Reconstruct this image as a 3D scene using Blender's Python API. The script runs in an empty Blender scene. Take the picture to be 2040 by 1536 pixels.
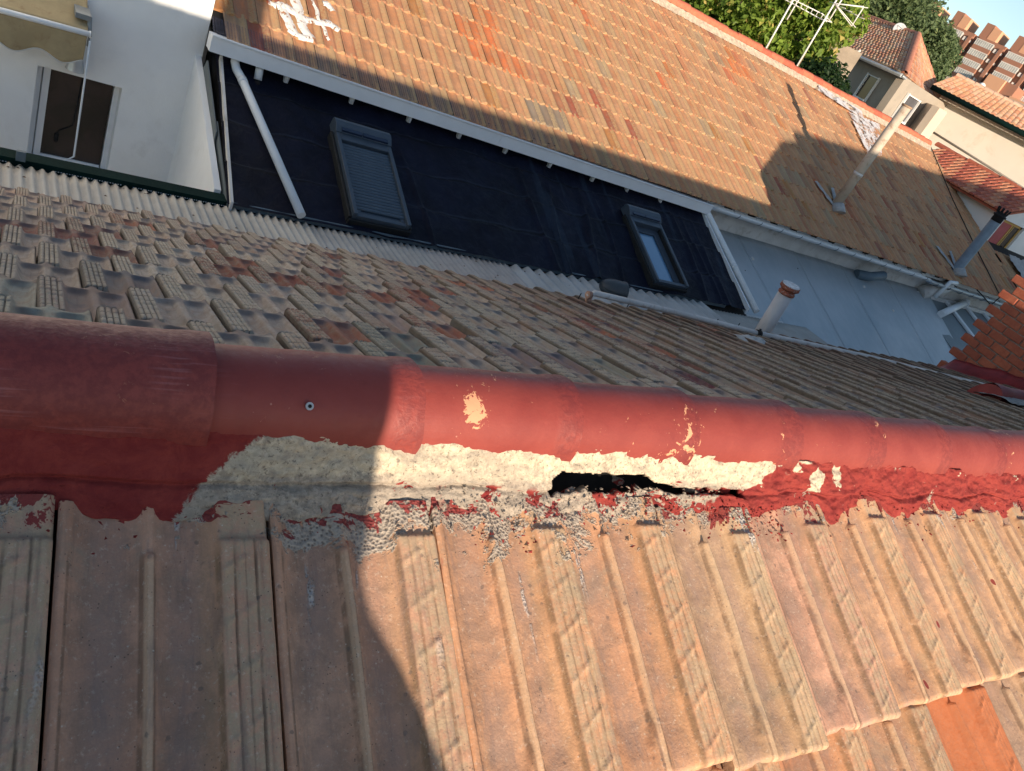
import bpy, bmesh, math, random
from mathutils import Vector, Matrix, noise
random.seed(7)
SC = bpy.context.scene
R = math.radians
# ------------------------------------------------------------------ camera
FPX = 1510.0
def _ray(px, py): return Vector(((px-1020)/FPX, -(py-768)/FPX, -1.0))
_Z = -_ray(-320, 3250).normalized()
_X = _ray(3011, 945); _X = (_X - _Z*_X.dot(_Z)).normalized()
_Y = _Z.cross(_X)
W2C = Matrix((_X, _Y, _Z))            # rows: world axes in camera space
cam = bpy.data.cameras.new('camera'); cam_o = bpy.data.objects.new('camera', cam)
SC.collection.objects.link(cam_o)
cam.sensor_width = 36; cam.lens = FPX/2040*36; cam.clip_start = 0.02; cam.clip_end = 5000
cam_o.matrix_world = W2C.to_4x4()
SC.camera = cam_o
# ------------------------------------------------------------------ light
SUN_AZ, SUN_EL = 256.0, 10.4           # azimuth counter-clockwise from +X, towards the sun
sd = Vector((math.cos(R(SUN_AZ))*math.cos(R(SUN_EL)), math.sin(R(SUN_AZ))*math.cos(R(SUN_EL)), math.sin(R(SUN_EL))))
w = bpy.data.worlds.new('World'); SC.world = w; w.use_nodes = True
nt = w.node_tree
sky = nt.nodes.new('ShaderNodeTexSky'); sky.sky_type = 'NISHITA'; sky.sun_disc = False
sky.sun_elevation = R(SUN_EL); sky.sun_rotation = R((90 - SUN_AZ) % 360)
sky.altitude = 600; sky.air_density = 1.0; sky.dust_density = 0.6; sky.ozone_density = 1.0
bg = nt.nodes['Background']; bg.inputs[1].default_value = 0.138
nt.links.new(sky.outputs[0], bg.inputs[0])
sun = bpy.data.lights.new('sun', 'SUN'); sun.energy = 5.0; sun.angle = R(0.6); sun.color = (1.0, 0.82, 0.62)
so = bpy.data.objects.new('sun', sun); SC.collection.objects.link(so)
so.rotation_euler = sd.to_track_quat('Z', 'Y').to_euler()
vs = SC.view_settings; vs.view_transform = 'Standard'; vs.look = 'None'; vs.exposure = 0.60; vs.gamma = 1; vs.use_curve_mapping = False
vs.use_white_balance = True; vs.white_balance_temperature = 6380; vs.white_balance_tint = 10

# ------------------------------------------------------------------ helpers
COL = SC.collection
def ray(px, py): return W2C @ _ray(px, py)
def at_y(px, py, y): r = ray(px, py); return r*(y/r.y)
def at_x(px, py, x): r = ray(px, py); return r*(x/r.x)
def at_d(px, py, d): r = ray(px, py); return r*(d/math.hypot(r.x, r.y))
def on_pitch(px, py, y0, z0, pitch):
    N = Vector((0, -math.sin(R(pitch)), math.cos(R(pitch)))); P = Vector((0, y0, z0)); r = ray(px, py)
    return r*(P.dot(N)/r.dot(N))
def on_plane(px, py, P, N): r = ray(px, py); return r*(P.dot(N)/r.dot(N))
def lerp(a, b, t): return a+(b-a)*t
def sstep(a, b, x):
    t = max(0.0, min(1.0, (x-a)/(b-a))); return t*t*(3-2*t)

def link(o, parent=None):
    COL.objects.link(o)
    if parent is not None: o.parent = parent
    return o
def thing(name, label, cat, loc=(0,0,0), group=None, mat=None):
    o = bpy.data.objects.new(name, None); COL.objects.link(o); o.empty_display_size = 0.1
    if mat is not None: o.matrix_world = mat
    else: o.location = loc
    o['label'] = label; o['category'] = cat
    if group: o['group'] = group
    return o
def tag(o, label, cat, group=None):
    o['label'] = label; o['category'] = cat
    if group: o['group'] = group
    return o
class MB:
    """collects faces, then builds one mesh object"""
    def __init__(s): s.v = []; s.f = []; s.sm = []; s.mi = []
    def add(s, verts, faces, smooth=False, mi=0):
        b = len(s.v); s.v += [tuple(p) for p in verts]
        for f in faces: s.f.append([i+b for i in f]); s.sm.append(smooth); s.mi.append(mi)
        return s
    def box(s, lo, hi, M=None, mi=0):
        x0,y0,z0 = lo; x1,y1,z1 = hi
        p = [Vector(q) for q in ((x0,y0,z0),(x1,y0,z0),(x1,y1,z0),(x0,y1,z0),(x0,y0,z1),(x1,y0,z1),(x1,y1,z1),(x0,y1,z1))]
        if M is not None: p = [M @ q for q in p]
        return s.add(p, [(0,3,2,1),(4,5,6,7),(0,1,5,4),(1,2,6,5),(2,3,7,6),(3,0,4,7)], mi=mi)
    def prism(s, pts, depth, mi=0):
        """pts: coplanar polygon (3D), depth: Vector"""
        n = len(pts); a = [Vector(p) for p in pts]; b = [p+Vector(depth) for p in a]
        f = [tuple(range(n)), tuple(range(2*n-1, n-1, -1))] + [(i, i+n, (i+1) % n+n, (i+1) % n) for i in range(n)]
        return s.add(a+b, f, mi=mi)
    def tube(s, path, r, n=12, caps=True, smooth=True, mi=0, r1=None):
        path = [Vector(p) for p in path]; base = len(s.v); m = len(path); up = None
        for i, p in enumerate(path):
            d = (path[min(i+1, m-1)]-path[max(i-1, 0)]).normalized()
            if up is None: up = d.orthogonal().normalized()
            up = (up-d*up.dot(d)).normalized(); sdv = d.cross(up)
            rr = r if r1 is None else lerp(r, r1, i/(m-1))
            if isinstance(r, (list, tuple)): rr = r[i]
            for k in range(n):
                a = 2*math.pi*k/n; s.v.append(tuple(p+up*math.cos(a)*rr+sdv*math.sin(a)*rr))
        for i in range(m-1):
            for k in range(n):
                s.f.append([base+i*n+k, base+i*n+(k+1) % n, base+(i+1)*n+(k+1) % n, base+(i+1)*n+k]); s.sm.append(smooth); s.mi.append(mi)
        if caps:
            s.f.append([base+k for k in range(n)][::-1]); s.sm.append(False); s.mi.append(mi)
            s.f.append([base+(m-1)*n+k for k in range(n)]); s.sm.append(False); s.mi.append(mi)
        return s
    def grid(s, nx, ny, fn, smooth=True, skip=None, mi=0):
        base = len(s.v)
        for j in range(ny+1):
            for i in range(nx+1): s.v.append(tuple(fn(i/nx, j/ny)))
        for j in range(ny):
            for i in range(nx):
                if skip and skip(i/nx, j/ny): continue
                a = base+j*(nx+1)+i
                s.f.append([a, a+1, a+nx+2, a+nx+1]); s.sm.append(smooth); s.mi.append(mi)
        return s
    def mesh(s, name, mats):
        me = bpy.data.meshes.new(name); me.from_pydata(s.v, [], s.f)
        me.polygons.foreach_set('use_smooth', s.sm)
        if not isinstance(mats, (list, tuple)): mats = [mats]
        for m in mats: me.materials.append(m)
        if len(mats) > 1: me.polygons.foreach_set('material_index', s.mi)
        me.update(); return me
    def build(s, name, mats, parent=None):
        return link(bpy.data.objects.new(name, s.mesh(name, mats)), parent)
def bevel(o, w=0.004, seg=2):
    m = o.modifiers.new('bevel', 'BEVEL'); m.width = w; m.segments = seg; m.limit_method = 'ANGLE'; return o
def put(o, P, M=None):                     # place a world-space-built part under a thing
    return o

# ------------------------------------------------------------------ materials
class NB:
    def __init__(s, name):
        s.m = bpy.data.materials.new(name); s.m.use_nodes = True; s.t = s.m.node_tree
        s.p = s.t.nodes['Principled BSDF']; s.coord = None
    def n(s, typ, **kw):
        nd = s.t.nodes.new(typ)
        for k, v in kw.items(): setattr(nd, k, v)
        return nd
    def l(s, a, b): s.t.links.new(a, b)
    def texco(s, obj=None, kind='Object'):
        tc = s.n('ShaderNodeTexCoord')
        if obj is not None: tc.object = obj
        return tc.outputs[kind]
    def mapping(s, src, scale=(1,1,1), loc=(0,0,0)):
        m = s.n('ShaderNodeMapping'); m.inputs['Scale'].default_value = scale; m.inputs['Location'].default_value = loc
        s.l(src, m.inputs[0]); return m.outputs[0]
    def noise(s, src, scale, detail=4, rough=0.6, dist=0.0, w=None):
        nd = s.n('ShaderNodeTexNoise'); nd.inputs['Scale'].default_value = scale; nd.inputs['Detail'].default_value = detail
        nd.inputs['Roughness'].default_value = rough; nd.inputs['Distortion'].default_value = dist
        if w is not None:
            nd.noise_dimensions = '4D'; s.l(w, nd.inputs['W'])
        s.l(src, nd.inputs['Vector']); return nd.outputs['Fac']
    def vor(s, src, scale, feature='F1'):
        nd = s.n('ShaderNodeTexVoronoi'); nd.feature = feature; nd.inputs['Scale'].default_value = scale
        s.l(src, nd.inputs['Vector']); return nd
    def math(s, op, a, b=None, c=None, clamp=False):
        nd = s.n('ShaderNodeMath', operation=op); nd.use_clamp = clamp
        for i, v in enumerate((a, b, c)):
            if v is None: continue
            if isinstance(v, (int, float)): nd.inputs[i].default_value = v
            else: s.l(v, nd.inputs[i])
        return nd.outputs[0]
    def ramp(s, src, a, b, lo=0.0, hi=1.0):
        nd = s.n('ShaderNodeMapRange'); nd.interpolation_type = 'SMOOTHSTEP'
        for i, v in ((1, a), (2, b), (3, lo), (4, hi)): nd.inputs[i].default_value = v
        s.l(src, nd.inputs[0]); return nd.outputs[0]
    def mix(s, fac, a, b, blend='MIX'):
        nd = s.n('ShaderNodeMix', data_type='RGBA', blend_type=blend)
        for sock, v in ((nd.inputs[0], fac), (nd.inputs[6], a), (nd.inputs[7], b)):
            if isinstance(v, (int, float)): sock.default_value = v
            elif isinstance(v, tuple): sock.default_value = (*v[:3], 1)
            else: s.l(v, sock)
        return nd.outputs[2]
    def sep(s, src):
        nd = s.n('ShaderNodeSeparateXYZ'); s.l(src, nd.inputs[0]); return nd.outputs
    def bump(s, h, strength=0.5, dist=0.01, prev=None):
        nd = s.n('ShaderNodeBump'); nd.inputs['Strength'].default_value = strength; nd.inputs['Distance'].default_value = dist
        s.l(h, nd.inputs['Height'])
        if prev is not None: s.l(prev, nd.inputs['Normal'])
        return nd.outputs[0]
    def out(s, color=None, rough=None, normal=None, metal=None, spec=None):
        for sock, v in (('Base Color', color), ('Roughness', rough), ('Normal', normal), ('Metallic', metal), ('Specular IOR Level', spec)):
            if v is None: continue
            if isinstance(v, tuple): s.p.inputs[sock].default_value = (*v[:3], 1)
            elif isinstance(v, (int, float)): s.p.inputs[sock].default_value = v
            else: s.l(v, s.p.inputs[sock])
        return s.m

def plain(name, col, rough=0.6, var=0.12, scale=6, metal=0.0, bump=0.15, fine=60, spec=0.4, dirt=None):
    b = NB(name); tc = b.texco()
    n1 = b.noise(tc, scale, 5, 0.65); n2 = b.noise(tc, fine, 3, 0.6)
    c = b.mix(b.ramp(n1, 0.3, 0.7), tuple(x*(1-var) for x in col), tuple(min(1, x*(1+var)) for x in col))
    if dirt: c = b.mix(b.ramp(b.noise(tc, scale*2.3, 6, 0.7, 0.4), 0.52, 0.72), c, dirt)
    nrm = b.bump(n2, bump, 0.004)
    return b.out(c, b.ramp(n2, 0.2, 0.8, rough*0.85, min(1, rough*1.12)), nrm, metal, spec)

def tile_mat(name, kind='object', house=None, near=False, roll=(0.160, 0.216), grid=True, tlen=0.4, rollcol=(0.40, 0.30, 0.17), warm=1.0, fine=1.0):
    """weathered clay; kind object: tint from object colour, attr: from the attribute 'tint'"""
    b = NB(name); tc = b.texco(); geo = b.n('ShaderNodeNewGeometry').outputs['Position']
    if kind == 'object':
        oi = b.n('ShaderNodeObjectInfo'); tint = oi.outputs['Color']; rnd = oi.outputs['Random']
    else:
        at = b.n('ShaderNodeAttribute'); at.attribute_name = 'tint'; tint = at.outputs['Color']; rnd = at.outputs['Alpha']
    wv = b.math('MULTIPLY', rnd, 37.0 if kind == 'object' else 0.0)
    base = tint
    big = b.noise(geo, 7*fine, 4, 0.6, 0.3); med = b.noise(geo, 28*fine, 5, 0.7, 0.2); fin = b.noise(geo, 240, 3, 0.6)
    c = b.mix(b.ramp(big, 0.3, 0.7), b.mix(0.55, base, (0.62, 0.52, 0.45), 'MULTIPLY'), base)
    c = b.mix(b.ramp(med, 0.42, 0.72, 0, 0.45), c, (0.34, 0.20, 0.13))
    # greenish-grey lichen bloom, differing from tile to tile
    li = b.ramp(b.noise(geo, 11*fine, 6, 0.75, 0.5), 0.50, 0.70, 0, 0.55 if fine > .9 else .28)
    c = b.mix(li, c, (0.27, 0.25, 0.19))
    if kind == 'object' and grid:
        xyz = b.sep(tc)
        sl = b.ramp(b.noise(b.mapping(tc, (30, 3, 1)), 3, 4, 0.7), 0.5, 0.75, 0, 0.5)
        c = b.mix(sl, c, (0.20, 0.15, 0.12))
        rm = b.math('MULTIPLY', b.ramp(xyz[0], roll[0]-0.004, roll[0]+0.004), b.ramp(b.noise(geo, 45, 5, 0.75), 0.36, 0.60))
        c = b.mix(b.math('MULTIPLY', rm, 0.75), c, rollcol)
        # dirt gathers in the side troughs and grooves
        gr = b.math('SUBTRACT', 1.0, b.ramp(xyz[2], -0.001, 0.010)) if near else 0.25
        c = b.mix(b.math('MULTIPLY', gr, b.ramp(med, 0.35, 0.6, 0.15, 0.55)), c, (0.16, 0.115, 0.09))
    if near:
        xx = b.sep(tc)[0]
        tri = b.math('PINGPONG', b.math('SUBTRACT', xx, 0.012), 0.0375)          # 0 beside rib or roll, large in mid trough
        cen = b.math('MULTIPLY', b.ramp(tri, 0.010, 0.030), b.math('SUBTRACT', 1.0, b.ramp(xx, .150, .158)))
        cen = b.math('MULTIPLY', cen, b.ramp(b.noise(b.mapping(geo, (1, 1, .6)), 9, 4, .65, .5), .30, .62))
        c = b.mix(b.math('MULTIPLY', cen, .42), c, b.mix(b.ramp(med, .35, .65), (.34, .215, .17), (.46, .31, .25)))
        lines = None
        for gx, wd, st_ in ((.0805, .0022, .75), (.0925, .0026, .9), (.1578, .0022, .9), (.1745, .0014, .6), (.1985, .0016, .7), (.1865, .0010, .4), (.0115, .0016, .8)):
            q = b.math('MULTIPLY', b.math('SUBTRACT', 1.0, b.ramp(b.math('ABSOLUTE', b.math('SUBTRACT', xx, gx)), wd*.35, wd*1.5)), st_)
            lines = q if lines is None else b.math('MAXIMUM', lines, q)
        lines = b.math('MULTIPLY', lines, b.ramp(b.noise(b.mapping(geo, (1, 1, 1)), 26, 4, .7), .30, .55))
        lines = b.math('MULTIPLY', lines, b.math('SUBTRACT', 1.0, b.ramp(b.sep(tc)[1], -.075, -.05)))
        c = b.mix(b.math('MULTIPLY', lines, .8), c, (.13, .085, .055))  # dark lines beside ribs, rolls and grooves: crease shade put into the colour
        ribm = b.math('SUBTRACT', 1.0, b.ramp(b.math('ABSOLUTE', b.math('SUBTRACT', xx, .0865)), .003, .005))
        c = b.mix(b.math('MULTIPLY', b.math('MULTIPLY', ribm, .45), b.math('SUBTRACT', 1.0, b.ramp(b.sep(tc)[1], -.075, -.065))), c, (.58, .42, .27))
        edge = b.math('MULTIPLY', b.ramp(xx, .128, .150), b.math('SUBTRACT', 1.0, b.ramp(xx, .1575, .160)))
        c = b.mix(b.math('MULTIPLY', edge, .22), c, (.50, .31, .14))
        gr_ = b.noise(geo, 420, 3, .7); c = b.mix(b.ramp(gr_, .32, .68, .0, .16), c, (.20, .13, .10)); c = b.mix(b.ramp(b.noise(geo, 150, 4, .75), .55, .72, 0, .45), c, (.66, .54, .43))
        lsp = b.math('MULTIPLY', b.math('SUBTRACT', 1.0, b.ramp(b.math('ADD', b.vor(geo, 48).outputs['Distance'], b.math('MULTIPLY', b.math('SUBTRACT', fin, .5), .25)), .10, .16)), b.ramp(b.noise(geo, 12, 3), .50, .56)); c = b.mix(b.math('MULTIPLY', lsp, .55), c, (.115, .095, .085))
        stn = b.ramp(b.noise(b.mapping(tc, (26, 5, 1)), 1.4, 4, .7, .6, wv), .54, .66, 0, .42)
        c = b.mix(stn, c, (.24, .17, .145))
        pit = b.math('SUBTRACT', 1.0, b.ramp(b.vor(geo, 75).outputs['Distance'], .05, .10)); pit = b.math('MULTIPLY', pit, b.ramp(b.noise(geo, 17, 2), .52, .58))
        c = b.mix(b.math('MULTIPLY', pit, .65), c, (.62, .55, .46))
    elif kind == 'object' and rollcol[2] > .2:
        xx, yy = xyz[0], xyz[1]
        jn = b.math('MAXIMUM', b.math('SUBTRACT', 1.0, b.ramp(xx, .002, .007)), b.ramp(xx, .210, .2145)); c = b.mix(b.math('MULTIPLY', jn, .7), c, (.05, .038, .03))
        vq = b.math('SUBTRACT', b.math('SUBTRACT', b.math('MULTIPLY', xx, .08), yy), .0878)
        t1 = b.math('SUBTRACT', 1.0, b.ramp(b.math('PINGPONG', vq, .023), .0012, .0036))
        onr = b.math('MULTIPLY', b.ramp(xx, .162, .164), b.math('SUBTRACT', 1.0, b.ramp(xx, .211, .213)))
        l_ = t1
        for gx in (.173, .187, .201): l_ = b.math('MAXIMUM', l_, b.math('SUBTRACT', 1.0, b.ramp(b.math('ABSOLUTE', b.math('SUBTRACT', xx, gx)), .0008, .0026)))
        c = b.mix(b.math('MULTIPLY', b.math('MULTIPLY', l_, onr), .75), c, (.10, .085, .07))
        # soot shaded patches some tiles carry in their troughs
        lipm = b.math('MULTIPLY', b.ramp(b.math('MULTIPLY', yy, -1.0), .305, .355), b.math('SUBTRACT', 1.0, b.ramp(xx, .150, .158))); lipm = b.math('MULTIPLY', lipm, b.ramp(b.noise(geo, 6, 3, .6), .36, .52))
        c = b.mix(b.math('MULTIPLY', lipm, .68), c, b.mix(b.ramp(b.noise(geo, 2.2, 2), .42, .58), (.17, .115, .095), (.135, .125, .13)))
        c = b.mix(b.math('MULTIPLY', b.ramp(b.noise(geo, 9, 3, .6), .58, .72), .45), c, (.13, .12, .13)); c = b.mix(b.ramp(b.noise(geo, 3.1, 3, .6), .52, .7, 0, .35), c, (.30, .16, .10))
    if kind == 'attr':
        ed = b.math('MAXIMUM', b.math('SUBTRACT', 1.0, b.ramp(rnd, .015, .05)), b.ramp(rnd, .955, .985))
        c = b.mix(b.math('MULTIPLY', ed, .75 if fine > .9 else .35), c, (.05, .04, .033))
        rr_ = b.math('MULTIPLY', b.ramp(rnd, .74, .76), b.math('SUBTRACT', 1.0, b.ramp(rnd, .93, .95))); c = b.mix(b.math('MULTIPLY', rr_, .35), c, rollcol)
        cn_ = b.math('MULTIPLY', b.ramp(b.math('PINGPONG', rnd, .36), .10, .30), b.math('SUBTRACT', 1.0, b.ramp(rnd, .70, .74))); c = b.mix(b.math('MULTIPLY', cn_, b.ramp(b.noise(geo, 6*fine, 3), .4, .65, .1, .55)), c, (.12, .095, .09) if fine > .9 else (.34, .19, .12))
    sp = b.vor(geo, 190).outputs['Distance']; spk = b.math('SUBTRACT', 1.0, b.ramp(sp, 0.05, 0.22))
    spk = b.math('MULTIPLY', spk, b.ramp(b.noise(geo, 30, 2), 0.5, 0.6))
    c = b.mix(b.math('MULTIPLY', spk, 0.8), c, (0.06, 0.05, 0.045))
    h = b.math('ADD', b.math('MULTIPLY', med, 0.6), b.math('MULTIPLY', fin, 0.35))
    rough = b.ramp(big, 0.3, 0.7, 0.72, 0.95)
    if near:
        hc = b.texco(house); X = b.sep(hc)
        hn = b.noise(hc, 22, 6, 0.75, 0.4); hn2 = b.noise(hc, 60, 5, 0.7)
        # height above the eave side measured across the slope: y local; mortar smeared near the top edge
        zone = b.math('MULTIPLY', b.ramp(X[0], -.24, -.10), b.math('SUBTRACT', 1.0, b.ramp(X[0], .12, .9)))
        top = b.math('ADD', b.math('MULTIPLY', X[1], 9.0), b.math('ADD', b.math('MULTIPLY', b.math('SUBTRACT', b.noise(hc, 13, 6, .72, .3), 0.5), 3.0), b.math('MULTIPLY', zone, .42)))
        top = b.ramp(top, 0.50, 0.60)
        cement = b.mix(b.ramp(hn2, 0.35, 0.65), (0.20, 0.175, 0.15), (0.44, 0.38, 0.32))
        cement = b.mix(b.math('SUBTRACT', 1.0, b.ramp(b.vor(hc, 210).outputs['Distance'], .12, .5)), b.mix(b.ramp(hn2, .3, .6), (.27, .235, .20), (.42, .37, .31)), (.15, .125, .105))
        c = b.mix(b.math('MULTIPLY', top, 0.92), c, cement)
        # runs of grey cement down some troughs
        run = b.math('MULTIPLY', b.ramp(b.noise(b.mapping(hc, (26, 3.2, 1), (1.7, 0.3, 0)), 1, 3, 0.6, 0.3), 0.645, 0.69), b.ramp(hn2, 0.42, 0.5))
        run = b.math('MULTIPLY', run, b.ramp(X[1], -0.20, -0.03))
        c = b.mix(b.math('MULTIPLY', run, 0.8), c, b.mix(b.ramp(b.vor(hc, 260).outputs['Distance'], .15, .5), (.16, .15, .14), (.48, .46, .44)))
        red = b.ramp(b.math('ADD', X[1], b.math('MULTIPLY', b.math('SUBTRACT', b.noise(hc, 14, 5, 0.7, 0.6), 0.5), 0.22)), 0.052, 0.056)
        drip = b.math('MULTIPLY', b.ramp(b.noise(b.mapping(hc, (70, 9, 1)), 1, 3, 0.6), 0.69, 0.72), b.ramp(X[1], -0.06, 0.03))
        spl = b.math('SUBTRACT', 1.0, b.ramp(b.vor(b.mapping(hc, (1, 0.55, 1)), 17).outputs['Distance'], 0.075, 0.095))
        spl = b.math('MULTIPLY', spl, b.ramp(b.noise(hc, 5, 2), 0.53, 0.56))
        rall = b.math('MAXIMUM', b.math('MAXIMUM', red, drip), spl)
        c = b.mix(b.math('MULTIPLY', rall, 0.92), c, (0.22, 0.026, 0.028))
        h = b.math('ADD', h, b.math('MULTIPLY', b.math('MAXIMUM', top, run), b.math('ADD', .8, b.math('MULTIPLY', b.vor(hc, 210).outputs['Distance'], 1.4))))
    nrm = b.bump(h, 0.55, 0.004)
    return b.out(c, rough, nrm, 0.0, 0.25)

def paint_mat(name, house):
    """oxide red roof paint over clay ridge caps and mortar, chipped"""
    b = NB(name); hc = b.texco(house); X = b.sep(hc)
    a = b.noise(hc, 9, 5, 0.6, 0.4); f = b.noise(hc, 90, 4, 0.7)
    c = b.mix(b.ramp(a, 0.3, 0.7), (0.215, 0.036, 0.030), (0.265, 0.051, 0.040))
    rnd_ = b.n('ShaderNodeObjectInfo').outputs['Random']; c = b.mix(b.ramp(rnd_, 0, 1, 0, .30), c, (.16, .022, .022))
    jt_ = b.ramp(b.sep(b.texco())[0], .262, .280); c = b.mix(b.math('MULTIPLY', b.math('MULTIPLY', jt_, b.ramp(f, .35, .6)), .5), c, (.13, .02, .022))
    # brushed scratches, paler
    br = b.ramp(b.noise(b.mapping(hc, (2.6, 190, 190)), 1, 3, 0.6, 0.25), 0.54, 0.66)
    br = b.math('MULTIPLY', br, b.ramp(b.noise(hc, 5, 2), 0.48, 0.60))
    br = b.math('MULTIPLY', br, b.math('SUBTRACT', 1.0, b.ramp(X[0], -0.1, 0.05)))
    c = b.mix(b.math('MULTIPLY', br, 0.5), c, (0.36, 0.15, 0.15))
    c = b.mix(b.ramp(b.noise(hc, 33, 5, .75, .4), .56, .74, 0, .28), c, (.12, .02, .021))
    dot = b.math('SUBTRACT', 1.0, b.ramp(b.vor(hc, 38).outputs['Distance'], .035, .06)); dot = b.math('MULTIPLY', dot, b.ramp(b.noise(hc, 11, 2), .50, .56)); c = b.mix(b.math('MULTIPLY', dot, .6), c, (.50, .26, .20))
    chip = b.ramp(b.math('ADD', b.noise(hc, 55, 5, 0.75, 0.6), b.math('MULTIPLY', b.noise(hc, 7, 2, 0.5), 0.59)), 0.985, 0.995)
    reg = b.ramp(X[0], -0.02, 0.03)
    chip = b.math('MULTIPLY', chip, b.math('MAXIMUM', reg, 0.25))
    # one large flake of missing paint on the third cap
    vd = b.n('ShaderNodeVectorMath', operation='DISTANCE'); b.l(b.mapping(hc, (1.0, 1.0, 0.7)), vd.inputs[0]); vd.inputs[1].default_value = (0.065, 0.125, 0.095)
    fl = b.math('SUBTRACT', b.math('ADD', vd.outputs['Value'], b.math('MULTIPLY', b.noise(hc, 70, 4, 0.7, 1.0), 0.055)), 0.0)
    flake = b.math('SUBTRACT', 1.0, b.ramp(fl, 0.045, 0.047))
    chip = b.math('MAXIMUM', chip, flake)
    c = b.mix(chip, c, (0.62, 0.30, 0.17))
    nrm = b.bump(b.math('SUBTRACT', b.math('MULTIPLY', f, b.math('ADD', .35, b.math('MULTIPLY', jt_, .8))), b.math('MULTIPLY', chip, 0.5)), 0.5, 0.003)
    return b.out(c, b.ramp(f, 0.2, 0.8, 0.46, 0.66), nrm, 0, 0.4)

def mortar_mat(name, house):
    b = NB(name); hc = b.texco(house); X = b.sep(hc)
    n1 = b.noise(hc, 26, 6, 0.75, 0.5); n2 = b.noise(hc, 120, 5, 0.75); n0 = b.noise(hc, 8, 4, 0.6)
    cream = b.mix(b.ramp(n2, 0.35, 0.7), (0.50, 0.42, 0.31), (0.68, 0.59, 0.45))
    grey = b.mix(b.ramp(n2, 0.3, 0.7), (0.24, 0.205, 0.17), (0.50, 0.42, 0.34))
    zlow = b.math('SUBTRACT', 1.0, b.ramp(b.math('ADD', X[2], b.math('MULTIPLY', b.math('SUBTRACT', n1, 0.5), 0.05)), 0.043, 0.055))
    c = b.mix(zlow, cream, grey)
    peb = b.vor(hc, 130).outputs['Distance']
    c = b.mix(b.math('MULTIPLY', b.math('SUBTRACT', 1.0, b.ramp(peb, 0.1, 0.25)), b.ramp(n1, 0.5, 0.65)), c, (0.10, 0.085, 0.07))
    # surviving red paint: left of x=-0.27 and right of x=0.55 nearly everywhere, scattered between
    left = b.math('SUBTRACT', 1.0, b.ramp(b.math('SUBTRACT', b.math('ADD', X[0], b.math('MULTIPLY', n1, 0.07)), b.math('MULTIPLY', b.math('SUBTRACT', X[2], .06), 1.1)), -0.225, -0.219))
    right = b.ramp(b.math('SUBTRACT', b.math('ADD', X[0], b.math('MULTIPLY', b.math('SUBTRACT', n0, 0.5), 0.5)), b.math('MULTIPLY', X[2], 3.6)), 0.46, 0.48)
    right = b.math('MULTIPLY', right, b.ramp(b.noise(hc, 15, 4, 0.7, 0.5), 0.345, 0.36))
    low = b.math('MULTIPLY', b.ramp(b.noise(b.mapping(hc, (0.6, 1, 1)), 30, 4, 0.7, 0.5), 0.52, 0.54), b.ramp(X[0], 0.02, 0.06))
    low = b.math('MULTIPLY', low, b.math('SUBTRACT', 1.0, b.ramp(X[2], 0.036, 0.046)))
    sc = b.ramp(b.noise(hc, 24, 3, 0.6, 0.6), 0.70, 0.715)
    red = b.math('MAXIMUM', b.math('MAXIMUM', left, right), b.math('MAXIMUM', low, sc))
    c = b.mix(b.ramp(b.noise(hc, 48, 6, .8, .6), .48, .66, 0, .75), c, (.24, .20, .165)); c = b.mix(b.ramp(b.noise(b.mapping(hc, (1, 2.5, 2.5)), 6, 5, .7, .4), .46, .66, 0, .65), c, (.33, .285, .235)); c = b.mix(b.ramp(b.noise(hc, 170, 3, .7), .56, .66, 0, .7), c, (.13, .105, .085)); c = b.mix(sc, c, (.30, .11, .08))
    ck = b.n('ShaderNodeTexVoronoi'); ck.feature = 'DISTANCE_TO_EDGE'; ck.inputs['Scale'].default_value = 1
    wv_ = b.n('ShaderNodeVectorMath', operation='ADD'); nz_ = b.n('ShaderNodeTexNoise'); nz_.inputs['Scale'].default_value = 30; b.l(hc, nz_.inputs['Vector']); sc_ = b.n('ShaderNodeVectorMath', operation='SCALE'); sc_.inputs['Scale'].default_value = .06; b.l(nz_.outputs['Color'], sc_.inputs[0]); b.l(hc, wv_.inputs[0]); b.l(sc_.outputs[0], wv_.inputs[1]); b.l(b.mapping(wv_.outputs[0], (7, 26, 30)), ck.inputs['Vector'])
    crk = b.math('MULTIPLY', b.math('SUBTRACT', 1.0, b.ramp(ck.outputs['Distance'], .004, .03)), b.ramp(b.noise(hc, 9, 3), .48, .56))
    crk = b.math('MULTIPLY', crk, 0.0)
    for (bx, bz, br_) in ((.865, .070, .020), (.93, .085, .016), (.80, .090, .010)):
        vd = b.n('ShaderNodeVectorMath', operation='DISTANCE'); cmb = b.n('ShaderNodeCombineXYZ'); b.l(X[0], cmb.inputs[0]); b.l(X[2], cmb.inputs[2]); b.l(cmb.outputs[0], vd.inputs[0]); vd.inputs[1].default_value = (bx, 0, bz)
        bl_ = b.math('SUBTRACT', 1.0, b.ramp(b.math('ADD', vd.outputs['Value'], b.math('MULTIPLY', b.math('SUBTRACT', n1, .5), .05)), br_, br_+.001)); red = b.math('MULTIPLY', red, b.math('SUBTRACT', 1.0, bl_))
    c = b.mix(red, c, b.mix(b.ramp(n1, 0.3, 0.7), (0.19, 0.022, 0.022), (0.28, 0.045, 0.036)))
    h = b.math('SUBTRACT', b.math('ADD', b.math('MULTIPLY', n2, 0.8), b.math('MULTIPLY', n1, 1.0)), b.math('MULTIPLY', crk, 1.2))
    nrm = b.bump(h, 0.8, 0.005)
    return b.out(c, 0.85, nrm, 0, 0.25)

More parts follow.
